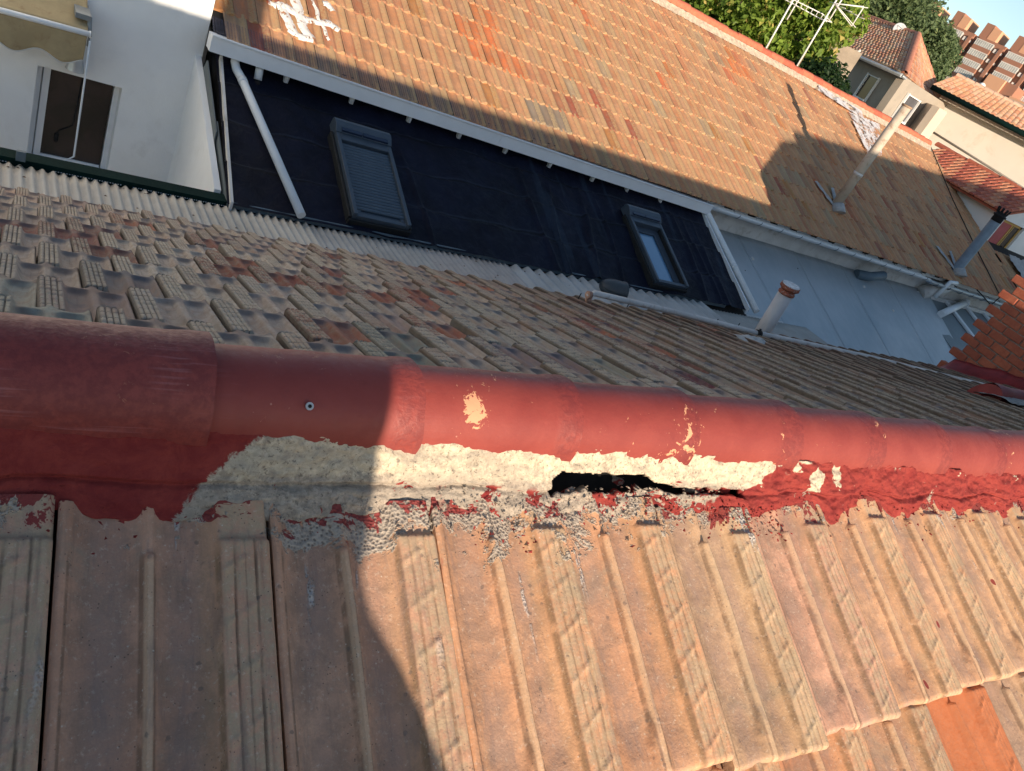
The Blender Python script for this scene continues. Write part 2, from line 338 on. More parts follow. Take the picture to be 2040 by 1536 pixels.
# ------------------------------------------------------------------ ground
GZ = -9.0
M_ground = plain('ground_earth', (0.16, 0.14, 0.11), 0.95, 0.25, 0.4, fine=8)
g = MB(); g.add([(-2500,-2500,GZ),(2500,-2500,GZ),(2500,2500,GZ),(-2500,2500,GZ)], [(0,1,2,3)])
go = g.build('ground', M_ground); go['kind'] = 'structure'
M_paving = plain('courtyard_paving', (0.24, 0.22, 0.19), 0.9, 0.2, 1.5, fine=20)
g = MB(); g.add([(-30,-30,GZ+.01),(60,-30,GZ+.01),(60,40,GZ+.01),(-30,40,GZ+.01)], [(0,1,2,3)])
go = g.build('pavement', M_paving); go['kind'] = 'structure'

# ================================================================== roof tile
def roundbox(x, v, x0, x1, v0, v1, rad):
    """signed distance inside (positive) of a rounded rectangle"""
    cx, cy, hx, hy = (x0+x1)/2, (v0+v1)/2, (x1-x0)/2-rad, (v1-v0)/2-rad
    dx, dy = abs(x-cx)-hx, abs(v-cy)-hy
    return rad-(math.hypot(max(dx, 0), max(dy, 0))+min(max(dx, dy), 0))
def tile_h(x, v, W, L, detail=True, near_end=0.0):
    s = W/0.217; xx = x/s
    h = 0.0125
    if xx > 0.155:                                      # the flat raised roll on one side
        h = lerp(h, 0.0215, sstep(0.157, 0.162, xx))
        if detail:
            for gx in (0.173, 0.187, 0.201):
                h -= 0.0042*max(0, 1-abs(xx-gx)/0.0026)
            if 0.163 < xx < 0.212 and v > 0.05:
                q = (v+(xx-0.16)*(0.75 if near_end > .5 else .08)-0.075) % (0.062 if near_end > .5 else .046)
                d = min(q, (0.062 if near_end > .5 else .046)-q)
                if int((xx-0.163)/0.0125) % 3 != 1 or near_end < .5: h += (0.0045 if near_end > .5 else -0.0045)*max(0, 1-d/0.0042)
        h -= 0.006*sstep(0.2125, 0.217, xx)
    else:
        for (a, b) in ((0.009, 0.0785), (0.0925, 0.1585)):
            d = roundbox(xx, v, a, b, -0.2, L-0.048, 0.030)
            qq = ((xx-(a+b)/2)/((b-a)/2))**2
            if d > 0:
                f = sstep(0, 0.013, d); h -= f*(0.0110+0.0035*sstep(0.008, 0.032, d))*(1-.35*sstep(L-.15, L-.06, v))
            if v > L-.05 and a < xx < b: h -= .0065*(1-qq)**.5*sstep(L-.05, L-.004, v)
        # central rib is missing near the head of the tile
        if 0.072 < xx < 0.099:
            k = 1-sstep(0.055, 0.085, v); h = lerp(h, -0.0015, k*0.93)
        h -= 0.004*(1-sstep(0, 0.004, xx))
    h -= 0.007*sstep(L-0.006, L, v)**2
    if v < 0.062: h = min(h, 0.0015+0.0*v)
    return h
def near_h(x, v, W, L):
    """the ridge row seen from close by: shallow smooth troughs, slim rib, grooved roll with slanting bars"""
    h = 0.0105; wav = 0.0008*math.sin(v*23+x*40)
    for (a, b) in ((0.012, 0.082), (0.092, 0.157)):
        if a < x < b:
            q = math.sin(math.pi*(x-a)/(b-a)); h -= 0.0105*q**0.5*(1-0.75*sstep(L-0.075, L-0.010, v)*(1-0.0*q))
    # lip beside the joint
    h += 0.0022*(sstep(0, .003, x)-sstep(.0075, .0105, x))
    # slim rib, rounded head, widening at the tail
    w = 0.0046+0.010*sstep(L-0.09, L-0.01, v); d = abs(x-0.0865-0.001*math.sin(v*9)); rv = v-0.062
    dd = math.hypot(d, min(0, rv-w)) if rv < w else d
    h += 0.0105*sstep(w+0.0026, w-0.0010, dd)*(1-.25*sstep(L-.06, L, v))
    if x > 0.156:
        h = max(h, .0145); k = sstep(0.046, 0.052, v); r = sstep(0.1575, 0.1610, x)*k
        h = lerp(h, 0.0215, r)
        for gx, dp in ((0.1745, .0042), (0.1865, .0022), (0.1985, .0046), (0.2055, .0022)):
            h -= dp*max(0, 1-abs(x-gx-0.0006*math.sin(v*31+gx*900))/0.0022)*k
        if 0.1605 < x < 0.206 and v > .07:
            q = (v+(x-0.16)*0.62-0.088) % 0.060; d = min(q, 0.060-q)
            br = sstep(.1605, .164, x)-sstep(.196, .206, x)
            if abs(x-.1745) < .0022: br *= .35
            h += 0.0026*br*sstep(0.0060, 0.0010, d)*(.6+.8*abs(noise.noise(Vector((v*17, W*9, x*20)))))*(v < L-.02)
        h -= 0.007*sstep(0.2125, 0.2165, x)
    if v < 0.05 and x > .156: h -= 0.001*sstep(.05, .044, v)
    h -= 0.008*sstep(L-0.007, L, v)**2
    return h+wav
def axis_pts(W, n, extra):
    a = [W*i/n for i in range(n+1)]+[e for e in extra if 0 < e < W]
    a = sorted(set(round(q, 5) for q in a)); out = [a[0]]
    for q in a[1:]:
        if q-out[-1] > W/n*0.30: out.append(q)
    out[-1] = W
    return out
def tile_mesh(name, mat, W, L, nx, nv, detail=True, seed=0, scale_h=1.0, near_end=0.0):
    s = W/0.217
    ex = [e*s for e in ((0.003, .0075, .0105, .012, .078, .0815, .0865, .0915, .095, .157, .160, .163, .1724, .1745, .1766, .1843, .1865, .1887, .192, .196, .1985, .2007, .2034, .2055, .2076, .2125) if near_end > .5 else (0.004, 0.009, 0.0155, 0.024, 0.0635, 0.072, 0.0785, 0.0855, 0.0925, 0.099, 0.143, 0.152, 0.1585, 0.163, 0.1705, 0.173, 0.1755, 0.1845, 0.187, 0.1895, 0.1985, 0.201, 0.2035, 0.2125))] if detail else []
    xs = axis_pts(W, nx, ex); vsn = axis_pts(L, nv, [L-0.05, L-0.035, L-0.02, L-0.012, L-0.006, L-0.003])
    mb = MB(); base = []
    rs = random.Random(seed); off = Vector((rs.random()*50, rs.random()*50, 0))
    for v in vsn:
        for x in xs:
            wob = (noise.noise(Vector((x*9, v*7, 0))+off))*0.0016+(noise.noise(Vector((x*60, v*60, 3))+off))*0.0006
            # the lower lip is never cut quite straight
            vv = v + (noise.noise(Vector((x*14, 7, 1))+off)*0.004 if v > L-0.03 else 0)
            base.append((x, -vv, ((near_h(x, v, W, L) if near_end > .5 else tile_h(x, v, W, L, detail, near_end))+wob)*scale_h))
    mb.v = list(base); nX = len(xs); nV = len(vsn)
    for j in range(nV-1):
        for i in range(nX-1):
            a = j*nX+i; mb.f.append([a+nX, a+nX+1, a+1, a]); mb.sm.append(True); mb.mi.append(0)
    # skirts: lower end and both sides
    def skirt(idx):
        pts = [base[i] for i in idx]; n = len(pts)
        mb.add(pts+[(p[0], p[1], -0.010*scale_h) for p in pts], [(i, i+1, i+1+n, i+n) for i in range(n-1)], smooth=False)
    skirt([(nV-1)*nX+i for i in range(nX)]); skirt([j*nX for j in range(nV)]); skirt([j*nX+nX-1 for j in range(nV)][::-1])
    return mb.mesh(name, mat)

import numpy as np
def scr(P):
    q = W2C.transposed() @ Vector(P)
    if q.z >= -0.01: return None
    return (1020-FPX*q.x/q.z, 768+FPX*q.y/q.z, -q.z)
def lay_tiles(parent, items, mesh_for, low_mesh, mat_attr, limit=300, name='roof_tile', centre=Vector((0.1,-0.2,0)), part_label=None):
    """items: (local matrix, tint rgb, kind). The largest in view become parts, the others one joined part."""
    Mp = parent.matrix_world; sc = []
    for it in items:
        p = scr(Mp @ it[0] @ centre)
        ps = [scr(Mp @ it[0] @ Vector(c)) for c in ((0, -.05, 0), (.2, -.05, 0), (0, -.38, 0), (.2, -.38, 0), (.1, -.2, 0))]
        inview = p is not None and any(q is not None and -10 < q[0] < 2050 and -10 < q[1] < 1546 for q in ps)
        sc.append((0 if inview else 1, p[2] if inview else 1e9 if p is None else abs(p[2])))
    order = sorted(range(len(items)), key=lambda i: sc[i])
    for i in order[:limit]:
        m, tint, kind = items[i]
        o = bpy.data.objects.new(name, mesh_for(i, kind)); COL.objects.link(o); o.parent = parent
        o.matrix_local = m; o.color = (*tint, 1)
        if kind and part_label and kind in part_label: o['label'] = part_label[kind]
    rest = order[limit:]
    if not rest: return
    lv = np.array([v.co[:] for v in low_mesh.vertices]); nv = len(lv)
    loops = np.array([list(p.vertices) for p in low_mesh.polygons])
    smf = np.array([p.use_smooth for p in low_mesh.polygons])
    V = np.empty((len(rest)*nv, 3)); F = np.empty((len(rest)*len(loops), 4), int); C = np.empty((len(rest)*nv, 4))
    for k, i in enumerate(rest):
        m, tint, kind = items[i]; A = np.array(m)
        V[k*nv:(k+1)*nv] = lv @ A[:3, :3].T + A[:3, 3]
        F[k*len(loops):(k+1)*len(loops)] = loops+k*nv
        C[k*nv:(k+1)*nv, :3] = tint; C[k*nv:(k+1)*nv, 3] = np.clip(lv[:, 0]/lv[:, 0].max(), 0, 1)
    me = bpy.data.meshes.new(name+'_rest'); me.from_pydata(V.tolist(), [], F.tolist())
    me.polygons.foreach_set('use_smooth', np.tile(smf, len(rest)))
    ca = me.color_attributes.new('tint', 'FLOAT_COLOR', 'POINT'); ca.data.foreach_set('color', C.ravel())
    me.materials.append(mat_attr); me.update()
    o = bpy.data.objects.new(name+'_field', me); COL.objects.link(o); o.parent = parent; o['kind'] = 'stuff'

# ================================================================== near house
def dirv(az, el): return Vector((math.cos(R(az))*math.cos(R(el)), math.sin(R(az))*math.cos(R(el)), math.sin(R(el))))
NX = dirv(-3.5, 1.25); NHh = Vector((0,0,1)).cross(NX).normalized(); NZ = NX.cross(NHh)
NO = Vector((0.523, 0.565, -0.69))
NM = Matrix.Translation(NO) @ Matrix((NX, NHh, NZ)).transposed().to_4x4()
house = thing('tiled_house', 'nearest house, its red painted ridge and buff clay tiles running across the foreground', 'house', mat=NM)
bpy.context.view_layer.update()
def L2W(x, y, z): return NM @ Vector((x, y, z))
M_near = tile_mat('clay_near', near=True, house=house, rollcol=(.44, .34, .22))
M_far = tile_mat('clay_far_slope', rollcol=(0.42, 0.36, 0.27))
M_farA = tile_mat('clay_far_slope_rest', kind='attr')
M_void = plain('black_roofing_felt', (0.012, 0.011, 0.010), 0.95, 0.2)
M_wallcream = plain('cream_render', (0.55, 0.48, 0.38), 0.9, 0.08, 1.2, dirt=(0.36, 0.31, 0.25))

T_W, T_L, EXP = 0.2165, 0.405, 0.343
b = NB('fresh_orange_clay'); geo_ = b.n('ShaderNodeNewGeometry').outputs['Position']; na_ = b.noise(geo_, 12, 5, .7); nb_ = b.noise(geo_, 160, 4, .7)
M_new = b.out(b.mix(b.ramp(nb_, .35, .7), b.mix(b.ramp(na_, .3, .7), (.40, .125, .05), (.50, .175, .075)), (.44, .17, .085)), .85, b.bump(nb_, .4, .002), 0, .3)
new_mesh = tile_mesh('new_tile', M_new, 0.2165, 0.405, 46, 120, True, 33, 1.0, 1.0)
near_meshes = [tile_mesh('near_tile_%d' % i, M_near, T_W, T_L, 46, 120, True, 10+i, 1.0, 1.0) for i in range(4)]
far_meshes = [tile_mesh('far_tile_%d' % i, M_far, T_W, T_L, 34, 46, True, 20+i, 1.5) for i in range(4)]
low_tile = tile_mesh('low_tile', M_farA, T_W, T_L, 26, 9, False, 3, 1.5)
PN, SF = 25.0, 0.407
cN, sN = math.cos(R(PN)), math.sin(R(PN))
near_tints = {-5:(.34,.22,.16), -4:(.33,.25,.20), -3:(.50,.35,.28), -2:(.50,.32,.24), -1:(.52,.34,.25), 0:(.54,.33,.21), 1:(.56,.34,.215), 2:(.50,.375,.26), 3:(.54,.345,.265), 4:(.57,.37,.24), 5:(.58,.38,.25), 6:(.58,.40,.26), 7:(.55,.38,.25), 8:(.56,.37,.24), 9:(.52,.37,.26)}
items = []
for row in range(5):
    for k in range(-8, 46):
        kk = k+(0.5 if row % 2 else 0)
        xk = kk*0.22+(0.02 if kk <= 0.2 else 0.004)
        ut = 0.067-row*0.343+(0.0 if row else {2:-0.012, 3:0.002, 4:0.012, 5:0.02, 6:0.02}.get(k, random.uniform(-0.004, 0.008)))
        tint = near_tints.get(k) if row == 0 else None
        if tint is None:
            b = random.choice([(.50,.30,.18), (.47,.27,.17), (.44,.32,.20), (.52,.33,.20), (.42,.25,.17)])
            tint = tuple(c*random.uniform(.9, 1.08) for c in b)
        if row == 1 and k == 4: tint = (.58, .15, .0551)
        if row == 1 and k == 5: tint = (.44, .33, .25)
        m = (Matrix.Translation((xk, ut*cN, ut*sN)) @ Matrix.Rotation(R(PN-2.7), 4, 'X') @ Matrix.Rotation(R(random.uniform(-0.5, 0.5)), 4, 'Z')
             @ Matrix.Translation((0, 0, -0.012+random.uniform(-.0015, .0015))))
        items.append((m, tint, 'near', k))
cand = []
for it in items: cand.append((it[0], tuple(min(.9, c*q_) for c, q_ in zip(it[1], (1.24, 1.11, 1.0))), 'new' if it[1][2] == .0551 else 'near'))
# far slope: rows counted from the eave
far_pal = [(.56,.46,.37), (.52,.42,.34), (.58,.49,.39), (.47,.38,.31), (.52,.43,.36), (.42,.34,.28), (.56,.42,.33), (.48,.39,.33), (.38,.28,.24), (.54,.43,.34)]
ang = math.degrees(math.atan(SF))
def far_z(h): return -0.085-SF*(h-0.17)
nrow = 13
for i in range(nrow):
    hl = 4.31-0.316*i
    for k in range(-14, 46):
        kk = k+(0.5 if i % 2 == 0 else 0.0)
        x1 = (kk+1)*0.22+0.002
        hu = hl-T_L*math.cos(R(ang-3.6))
        m = (Matrix.Translation((x1, hu, far_z(hu)-0.013)) @ Matrix.Rotation(R(180), 4, 'Z') @ Matrix.Rotation(R(ang-3.6+random.uniform(-.35,.35)), 4, 'X')
             @ Matrix.Rotation(R(random.gauss(0, .75)), 4, 'Z') @ Matrix.Rotation(R(random.gauss(0, .8)), 4, 'Y') @ Matrix.Translation((random.uniform(-.003, .003), random.gauss(0, .007), random.uniform(-.002, .006))))
        t = random.choice(far_pal); f = random.uniform(.86, 1.08)
        px = kk*0.22
        nz = noise.noise(Vector((px*0.35, hl*0.45, 4.2)))
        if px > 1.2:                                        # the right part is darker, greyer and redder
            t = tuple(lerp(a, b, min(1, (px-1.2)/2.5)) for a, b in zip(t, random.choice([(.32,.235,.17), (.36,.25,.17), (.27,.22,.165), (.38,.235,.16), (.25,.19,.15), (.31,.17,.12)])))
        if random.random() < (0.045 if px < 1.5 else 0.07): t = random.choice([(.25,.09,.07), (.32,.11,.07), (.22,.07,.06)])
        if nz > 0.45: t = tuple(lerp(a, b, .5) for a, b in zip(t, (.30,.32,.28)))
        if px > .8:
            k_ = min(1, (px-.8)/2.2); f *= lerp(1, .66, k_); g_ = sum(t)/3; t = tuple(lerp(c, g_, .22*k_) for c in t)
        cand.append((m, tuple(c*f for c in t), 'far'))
# named single tiles the photograph singles out by colour
def recolor(px, py, col):
    best = None
    for j, (m, t, k) in enumerate(cand):
        if k != 'far': continue
        p = scr(NM @ m @ Vector((0.1, -0.27, 0.015)))
        if p is None: continue
        d = (p[0]-px)**2+(p[1]-py)**2
        if best is None or d < best[0]: best = (d, j)
    m, t, k = cand[best[1]]; cand[best[1]] = (m, col, k)
for q in [(25,463,(.22,.065,.055)), (125,465,(.24,.08,.07)), (210,487,(.22,.08,.06)), (185,487,(.25,.11,.09)), (450,545,(.26,.075,.05)), (500,552,(.30,.10,.06)), (560,565,(.24,.07,.05)), (610,568,(.28,.09,.06)),
          (775,585,(.30,.09,.06)), (820,590,(.28,.08,.05)), (870,600,(.30,.10,.07)), (905,570,(.42,.15,.08)), (950,575,(.40,.14,.08)), (820,625,(.33,.11,.08)), (880,635,(.33,.11,.07)),
          (1200,680,(.36,.11,.06)), (1280,695,(.32,.11,.07)), (1150,640,(.24,.08,.07)), (1420,668,(.33,.12,.08)), (1330,750,(.13,.035,.055)), (1030,725,(.27,.20,.20)), (1110,745,(.24,.17,.17)),
          (800,700,(.24,.25,.21)), (860,720,(.25,.25,.20)), (1210,725,(.30,.28,.22)), (290,600,(.26,.22,.20)), (30,570,(.40,.38,.31)), (60,620,(.36,.36,.30)), (120,600,(.34,.34,.28))]:
    recolor(*q)
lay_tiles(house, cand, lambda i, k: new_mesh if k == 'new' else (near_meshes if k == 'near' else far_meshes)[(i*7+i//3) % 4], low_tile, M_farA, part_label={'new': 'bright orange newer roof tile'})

# underlay, attic, walls
ub = MB()
XL, XR = -3.0, 10.05
ub.prism([(XL, .17, .045), (XR, .17, .045), (XR, -1.5, .045-1.67*math.tan(R(25))), (XL, -1.5, .045-1.67*math.tan(R(25)))], (0, .01, -.03))
ub.prism([(XL, .19, -.135), (XR, .19, -.135), (XR, 4.24, -.135-SF*4.05), (XL, 4.24, -.135-SF*4.05)], (0, 0, -.03))
ub.build('roof_underlay', M_void, house)
wb = MB()
zb = GZ+1.0
def prof(y): return (0.0-(0.17-y)*math.tan(R(25))) if y < .17 else -0.17-SF*(y-.17)
for (a, b) in ((XL+.1, XL+.3), (XR-.3, XR-.1)):
    wb.prism([(a, -1.35, prof(-1.35)-.05), (a, .17, prof(.1)-.14), (a, 4.05, prof(4.05)-.06), (a, 4.05, -9.2), (a, -1.35, -9.2)], (b-a, 0, 0))
wb.box((XL+.3, -1.35, -9.2), (XR-.3, -1.15, prof(-1.35)-.05)); wb.box((XL+.3, 3.85, -9.2), (XR-.3, 4.05, prof(4.05)-.06))
wb.box((XL+.3, -1.15, -1.9), (XR-.3, 3.85, -1.8))
wb.build('wall', M_wallcream, house)

# ridge caps
M_cap = paint_mat('oxide_red_paint', house)
joints = [-1.36, -1.09, -0.82, -0.55, -0.28, -0.013, 0.253, 0.508, 0.792, 1.078, 1.348, 1.619]
while joints[-1] < 9.7: joints.append(joints[-1]+0.275)
joints = [j for j in joints if j != -0.55]
def cap_mesh(Lc, seed):
    mb = MB(); nx, na = 26, 34
    def P(u, a, inner=0.0):
        # radius grows towards the right end, thick collar over the last 2.5 cm
        r = lerp(0.0668, 0.0756, u)+0.0020*sstep(1-0.030/Lc, 1-0.022/Lc, u)
        n = noise.noise(Vector((u*Lc*14, a*3.0, seed*3.1)))*0.0012+noise.noise(Vector((u*Lc*60, a*12, seed)))*0.0004
        if u > 1-0.035/Lc: n += noise.noise(Vector((u*90, a*9, seed+5)))*0.0008
        th = lerp(-10, 190, a); rr = r+n-inner
        end = noise.noise(Vector((a*6, seed, 9)))*0.004 if u > 0.99 else 0
        return (u*Lc+end, -math.cos(R(th))*rr, math.sin(R(th))*rr)
    mb.grid(nx, na, lambda u, a: P(u, a))
    mb.v = mb.v; 
    # end face of the collar and a short inner return
    n0 = [P(1, j/na) for j in range(na+1)]; n1 = [P(1, j/na, 0.012) for j in range(na+1)]; n2 = [P(0.8, j/na, 0.012) for j in range(na+1)]
    mb.add(n0+n1, [(j+1, j, j+na+1, j+na+2) for j in range(na)]); mb.add(n1+n2, [(j+1, j, j+na+1, j+na+2) for j in range(na)], smooth=True)
    for f in range(nx*na): mb.f[f] = mb.f[f][::-1]
    return mb.mesh('ridge_cap', M_cap)
CAPC = (0.1675, 0.0915)
for i in range(len(joints)-1):
    a, b = joints[i]-0.045, joints[i+1]
    o = bpy.data.objects.new('ridge_cap', cap_mesh(b-a, i)); COL.objects.link(o); o.parent = house
    o.matrix_local = Matrix.Translation((a, CAPC[0]+random.uniform(-.002, .002), CAPC[1]+random.uniform(-.003, .002))) @ Matrix.Rotation(R(random.uniform(-.5, .5)), 4, 'Y')
# screw in the second cap
mb = MB(); p = on_plane(613, 803, L2W(0, .118, .135), (NHh*-.75+NZ*.66).normalized()); pl = NM.inverted() @ p
nrm = Vector((0, -.78, .62)).normalized(); c0 = Vector((pl.x, CAPC[0], CAPC[1]))+nrm*0.0725
mb.tube([c0, c0+nrm*.0025], .0050, 14); mb.tube([c0+nrm*.0025, c0+nrm*.0032], .0024, 8, mi=1)
mb.build('screw', [plain('zinc_screw', (.45,.47,.5), .5, metal=.3), M_void], house)

# mortar bed under the caps (near side), with the hole
M_mort = mortar_mat('lime_mortar', house)
pf = [(0.046, 0.0120), (0.060, 0.0270), (0.070, 0.0375), (0.0755, 0.047), (0.083, 0.064), (0.092, 0.082), (0.101, 0.100)]
def pfx(t):
    q = t*(len(pf)-1); i = min(int(q), len(pf)-2); f = q-i
    return lerp(pf[i][0], pf[i+1][0], f), lerp(pf[i][1], pf[i+1][1], f)
def mort(x, t):
    y, z = pfx(t)
    n = noise.noise(Vector((x*9, t*2.2, 0)))*.0065+noise.noise(Vector((x*38, t*9, 4)))*.0042+noise.noise(Vector((x*120, t*24, 9)))*.0020
    ft = (1-t)**2*noise.noise(Vector((x*8, 3, 3)))*0.030+(1-t)**2*noise.noise(Vector((x*45, 6, 3)))*0.005
    ledge = -0.006*math.exp(-((t-0.38-0.05*noise.noise(Vector((x*6, 0, 7))))/0.05)**2)
    # left of x=-0.25 the bed is smooth, right of 0.7 it is a rough crumbled bank
    k = lerp(0.45, 1.0, sstep(-.35, -.2, x)) * (1+0.8*sstep(.6, .8, x))
    d = n*k-ledge*-1
    bank = sstep(.62, .80, x)
    return (x, y-ft-d*0.9-bank*0.010*math.sin(t*math.pi), z-ft*.45+d*.45+bank*.006*math.sin(t*math.pi))
def hole_top(x):
    return 0.0655-0.018*sstep(.40, .47, x)-0.003*sstep(.5, .66, x)+0.004*noise.noise(Vector((x*35, 0, 0)))+0.0015*noise.noise(Vector((x*120, 0, 0)))
def in_hole(x, z):
    if not (0.222 < x < 0.668): return False
    zt = hole_top(x); zb_ = 0.036+0.003*noise.noise(Vector((x*40, 5, 0)))+0.0015*noise.noise(Vector((x*120, 7, 0)))
    k = min(1, (x-.222)/.018); k2 = min(1, (.668-x)/.05)
    zt = lerp(zb_+.012, zt, math.sqrt(max(0, k))*max(.15, k2))
    return zb_ < z < zt
xa, xb = -0.75, 2.2; nxm, nym = 900, 46
def mskip(u, t):
    x = lerp(xa, xb, u+0.5/nxm); y, z = pfx(t+0.5/nym); return in_hole(x, z)
mb = MB(); mb.grid(nxm, nym, lambda u, t: mort(lerp(xa, xb, u), t), skip=mskip)
mo = mb.build('mortar_bed', M_mort, house)
so_ = mo.modifiers.new('thick', 'SOLIDIFY'); so_.thickness = 0.016; so_.offset = -1
mb = MB(); mb.grid(260, 10, lambda u, t: mort(lerp(2.2, 9.9, u), t))
mb.grid(90, 10, lambda u, t: mort(lerp(-2.9, -.75, u), t)); mb.build('mortar_bed', M_mort, house)
mb = MB()                                                   # far side bed
mb.grid(600, 8, lambda u, t: (lerp(-2.9, 9.9, u), .245+.05*(1-t)+noise.noise(Vector((u*130, t*3, 2)))*.006, lerp(-.125, .1, t)))
mb.build('mortar_bed', M_mort, house)
mb = MB()
for (x_, y_, z_, r_) in ((.56, .098, .026, .016), (.61, .096, .024, .015), (.64, .094, .03, .013), (.40, .12, .004, .02), (.30, .13, -.004, .014)):
    mb.grid(8, 6, lambda u, t: Vector((x_, y_, z_))+Vector((math.cos(u*6.283)*math.sin(t*3.14)*1.5, math.sin(u*6.283)*math.sin(t*3.14), math.cos(t*3.14)))*r_*(1+.5*noise.noise(Vector((u*4, t*4, x_*30)))))
mb.build('rubble', M_mort, house)['kind'] = 'stuff'
# loose stones and crumbs in the bed and below it
mb = MB()
for _ in range(900):
    x = random.uniform(-.55, 2.1); t = random.random()**1.5*.45
    if random.random() < .5: x = random.uniform(0.0, .75)
    P = Vector(mort(x, t)); P.y -= random.random()**2*.06; P.z = min(P.z, P.y*math.tan(R(25))+.006)+.001
    s_ = random.uniform(.0012, .0042)
    pts = [P+Vector((random.uniform(-1,1), random.uniform(-1,1), random.uniform(-.6,1)))*s_ for _ in range(6)]
    mb.add(pts, [(0,1,2), (0,2,3), (0,3,4), (0,4,1), (5,2,1), (5,3,2), (5,4,3), (5,1,4)])
co = mb.build('mortar_crumbs', M_mort, house); co['kind'] = 'stuff'

# ================================================================== far terrace
M_white = plain('white_painted_metal', (0.72, 0.74, 0.76), 0.45, 0.04, 3, bump=0.05)
M_whitewall = plain('white_render', (0.78, 0.79, 0.79), 0.9, 0.05, 0.9, bump=0.35, fine=45, dirt=(0.71, 0.715, 0.71))
M_greywhite = plain('weathered_white_render', (0.60, 0.58, 0.55), 0.9, 0.1, 2.0, bump=0.3, dirt=(0.42, 0.38, 0.33))
M_navy = plain('graphite_blue_metal', (0.045, 0.062, 0.085), 0.42, 0.1, 5, bump=0.05, spec=0.5)
M_flash = plain('blue_grey_flashing', (0.10, 0.14, 0.17), 0.5, 0.15, 4, bump=0.1)
M_green = plain('dark_green_gutter_paint', (0.004, 0.018, 0.016), 0.8, 0.2, 4, bump=0.08, spec=.08)
M_dark = plain('deep_dark', (0.012, 0.011, 0.011), 0.9, 0.1)
M_pvc = plain('white_pvc', (0.70, 0.72, 0.73), 0.35, 0.04, 4, bump=0.03)
M_gal = plain('galvanised_steel', (0.42, 0.44, 0.46), 0.38, 0.12, 5, metal=0.7, bump=0.1)
M_greyplate = plain('grey_cement_board', (0.13, 0.15, 0.155), 0.8, 0.12, 3)

terrace = thing('terraced_house', 'terraced house behind, black membrane lower roof with two skylights under a long clay tile roof', 'house', (2.0, 6.7, -3.08))
def place(o):                      # part built in world space, put under its thing keeping its place
    return o
def wpart(mb, name, mats, parent):
    o = mb.build(name, mats, parent); bpy.context.view_layer.update() if parent.matrix_world == Matrix() else None
    o.matrix_parent_inverse = Matrix.Translation(-parent.location); return o

# --- membrane roof
PD = 20.4; tD = math.tan(R(PD)); ND = Vector((0, -math.sin(R(PD)), math.cos(R(PD))))
def dz(y): return -3.08+(y-6.7)*tD
b = NB('black_roof_membrane'); tc = b.texco(); n1 = b.noise(tc, 1.6, 5, .6, .5); n2 = b.noise(tc, 7, 6, .7, .6); n3 = b.noise(tc, 90, 3)
mc = b.mix(b.ramp(n1, .3, .7), (.0018, .0024, .0085), (.0055, .0075, .022)); mc = b.mix(b.ramp(n2, .58, .75, 0, .35), mc, (.022, .024, .034))
gY = b.sep(b.n('ShaderNodeNewGeometry').outputs['Position']); wq_ = b.math('ADD', gY[1], b.math('MULTIPLY', b.math('SUBTRACT', b.noise(tc, 1.1, 3), .5), .22))
for yy_ in (7.16, 7.72, 8.24, 8.70):
    mc = b.mix(b.math('MULTIPLY', b.math('SUBTRACT', 1.0, b.ramp(b.math('ABSOLUTE', b.math('SUBTRACT', wq_, yy_)), .004, .022)), .8), mc, (.0006, .0008, .002))
    mc = b.mix(b.math('MULTIPLY', b.math('SUBTRACT', 1.0, b.ramp(b.math('ABSOLUTE', b.math('SUBTRACT', wq_, yy_+.035)), .004, .020)), .35), mc, (.035, .045, .065))
fold = b.math('MULTIPLY', b.ramp(b.noise(b.mapping(tc, (2.6, .22, .3)), 1.6, 3, .55, .3), .57, .66), b.ramp(gY[0], 4.5, 6.5))
mc = b.mix(b.math('MULTIPLY', fold, .55), mc, (.020, .032, .052))
M_mem = b.out(mc, b.ramp(n2, .3, .7, .55, .8), b.bump(n3, .25, .003, b.bump(n2, .5, .04)), 0, .20)
def mem(u, t):
    x = lerp(2.0, 9.87, u); x = lerp(x, x+.09*(t), 1)-.02; y = lerp(6.68, 9.05, t)
    h = 0
    laps = (0.20, 0.44, 0.66, 0.86)
    for q in laps:
        e = t-q-0.012*math.sin(u*5+q*9)-.006*noise.noise(Vector((u*14, q*20, 0)))
        h += 0.012*sstep(0.010, 0, e)*sstep(-.20, 0, e) + .004*math.exp(-(e/.012)**2)*noise.noise(Vector((u*60, q*7, 0)))*2
    wv = noise.noise(Vector((u*9, t*2.0, 1.3)))*.030*sstep(.1, .5, u)+noise.noise(Vector((u*26, t*4, 5)))*.012
    # long folds running down the slope
    for (fu, am, wd) in ((.27, .016, .004), (.50, .022, .005), (.54, .02, .004), (.60, .03, .006), (.645, .018, .004), (.86, .02, .005), (.90, .016, .004), (.93, .018, .005)):
        e = u-fu-.012*math.sin(t*4+fu*30)-.02*t*(fu > .5); h += am*math.exp(-(e/wd)**2)*sstep(.95, .3, t)
    h = h*1.7+wv*1.5
    return Vector((x, y, dz(y)))+ND*h
mb = MB(); mb.grid(420, 110, mem); wpart(mb, 'membrane_roof', M_mem, terrace)
mb = MB(); mb.prism([(2.0, 6.68, -3.2), (9.9, 6.68, -3.2), (9.98, 9.1, dz(9.1)-.13), (2.09, 9.1, dz(9.1)-.13)], (0, 0, -.1)); wpart(mb, 'roof_deck', M_dark, terrace)
mb = MB()                                                 # foam bead where membrane meets the eave wall
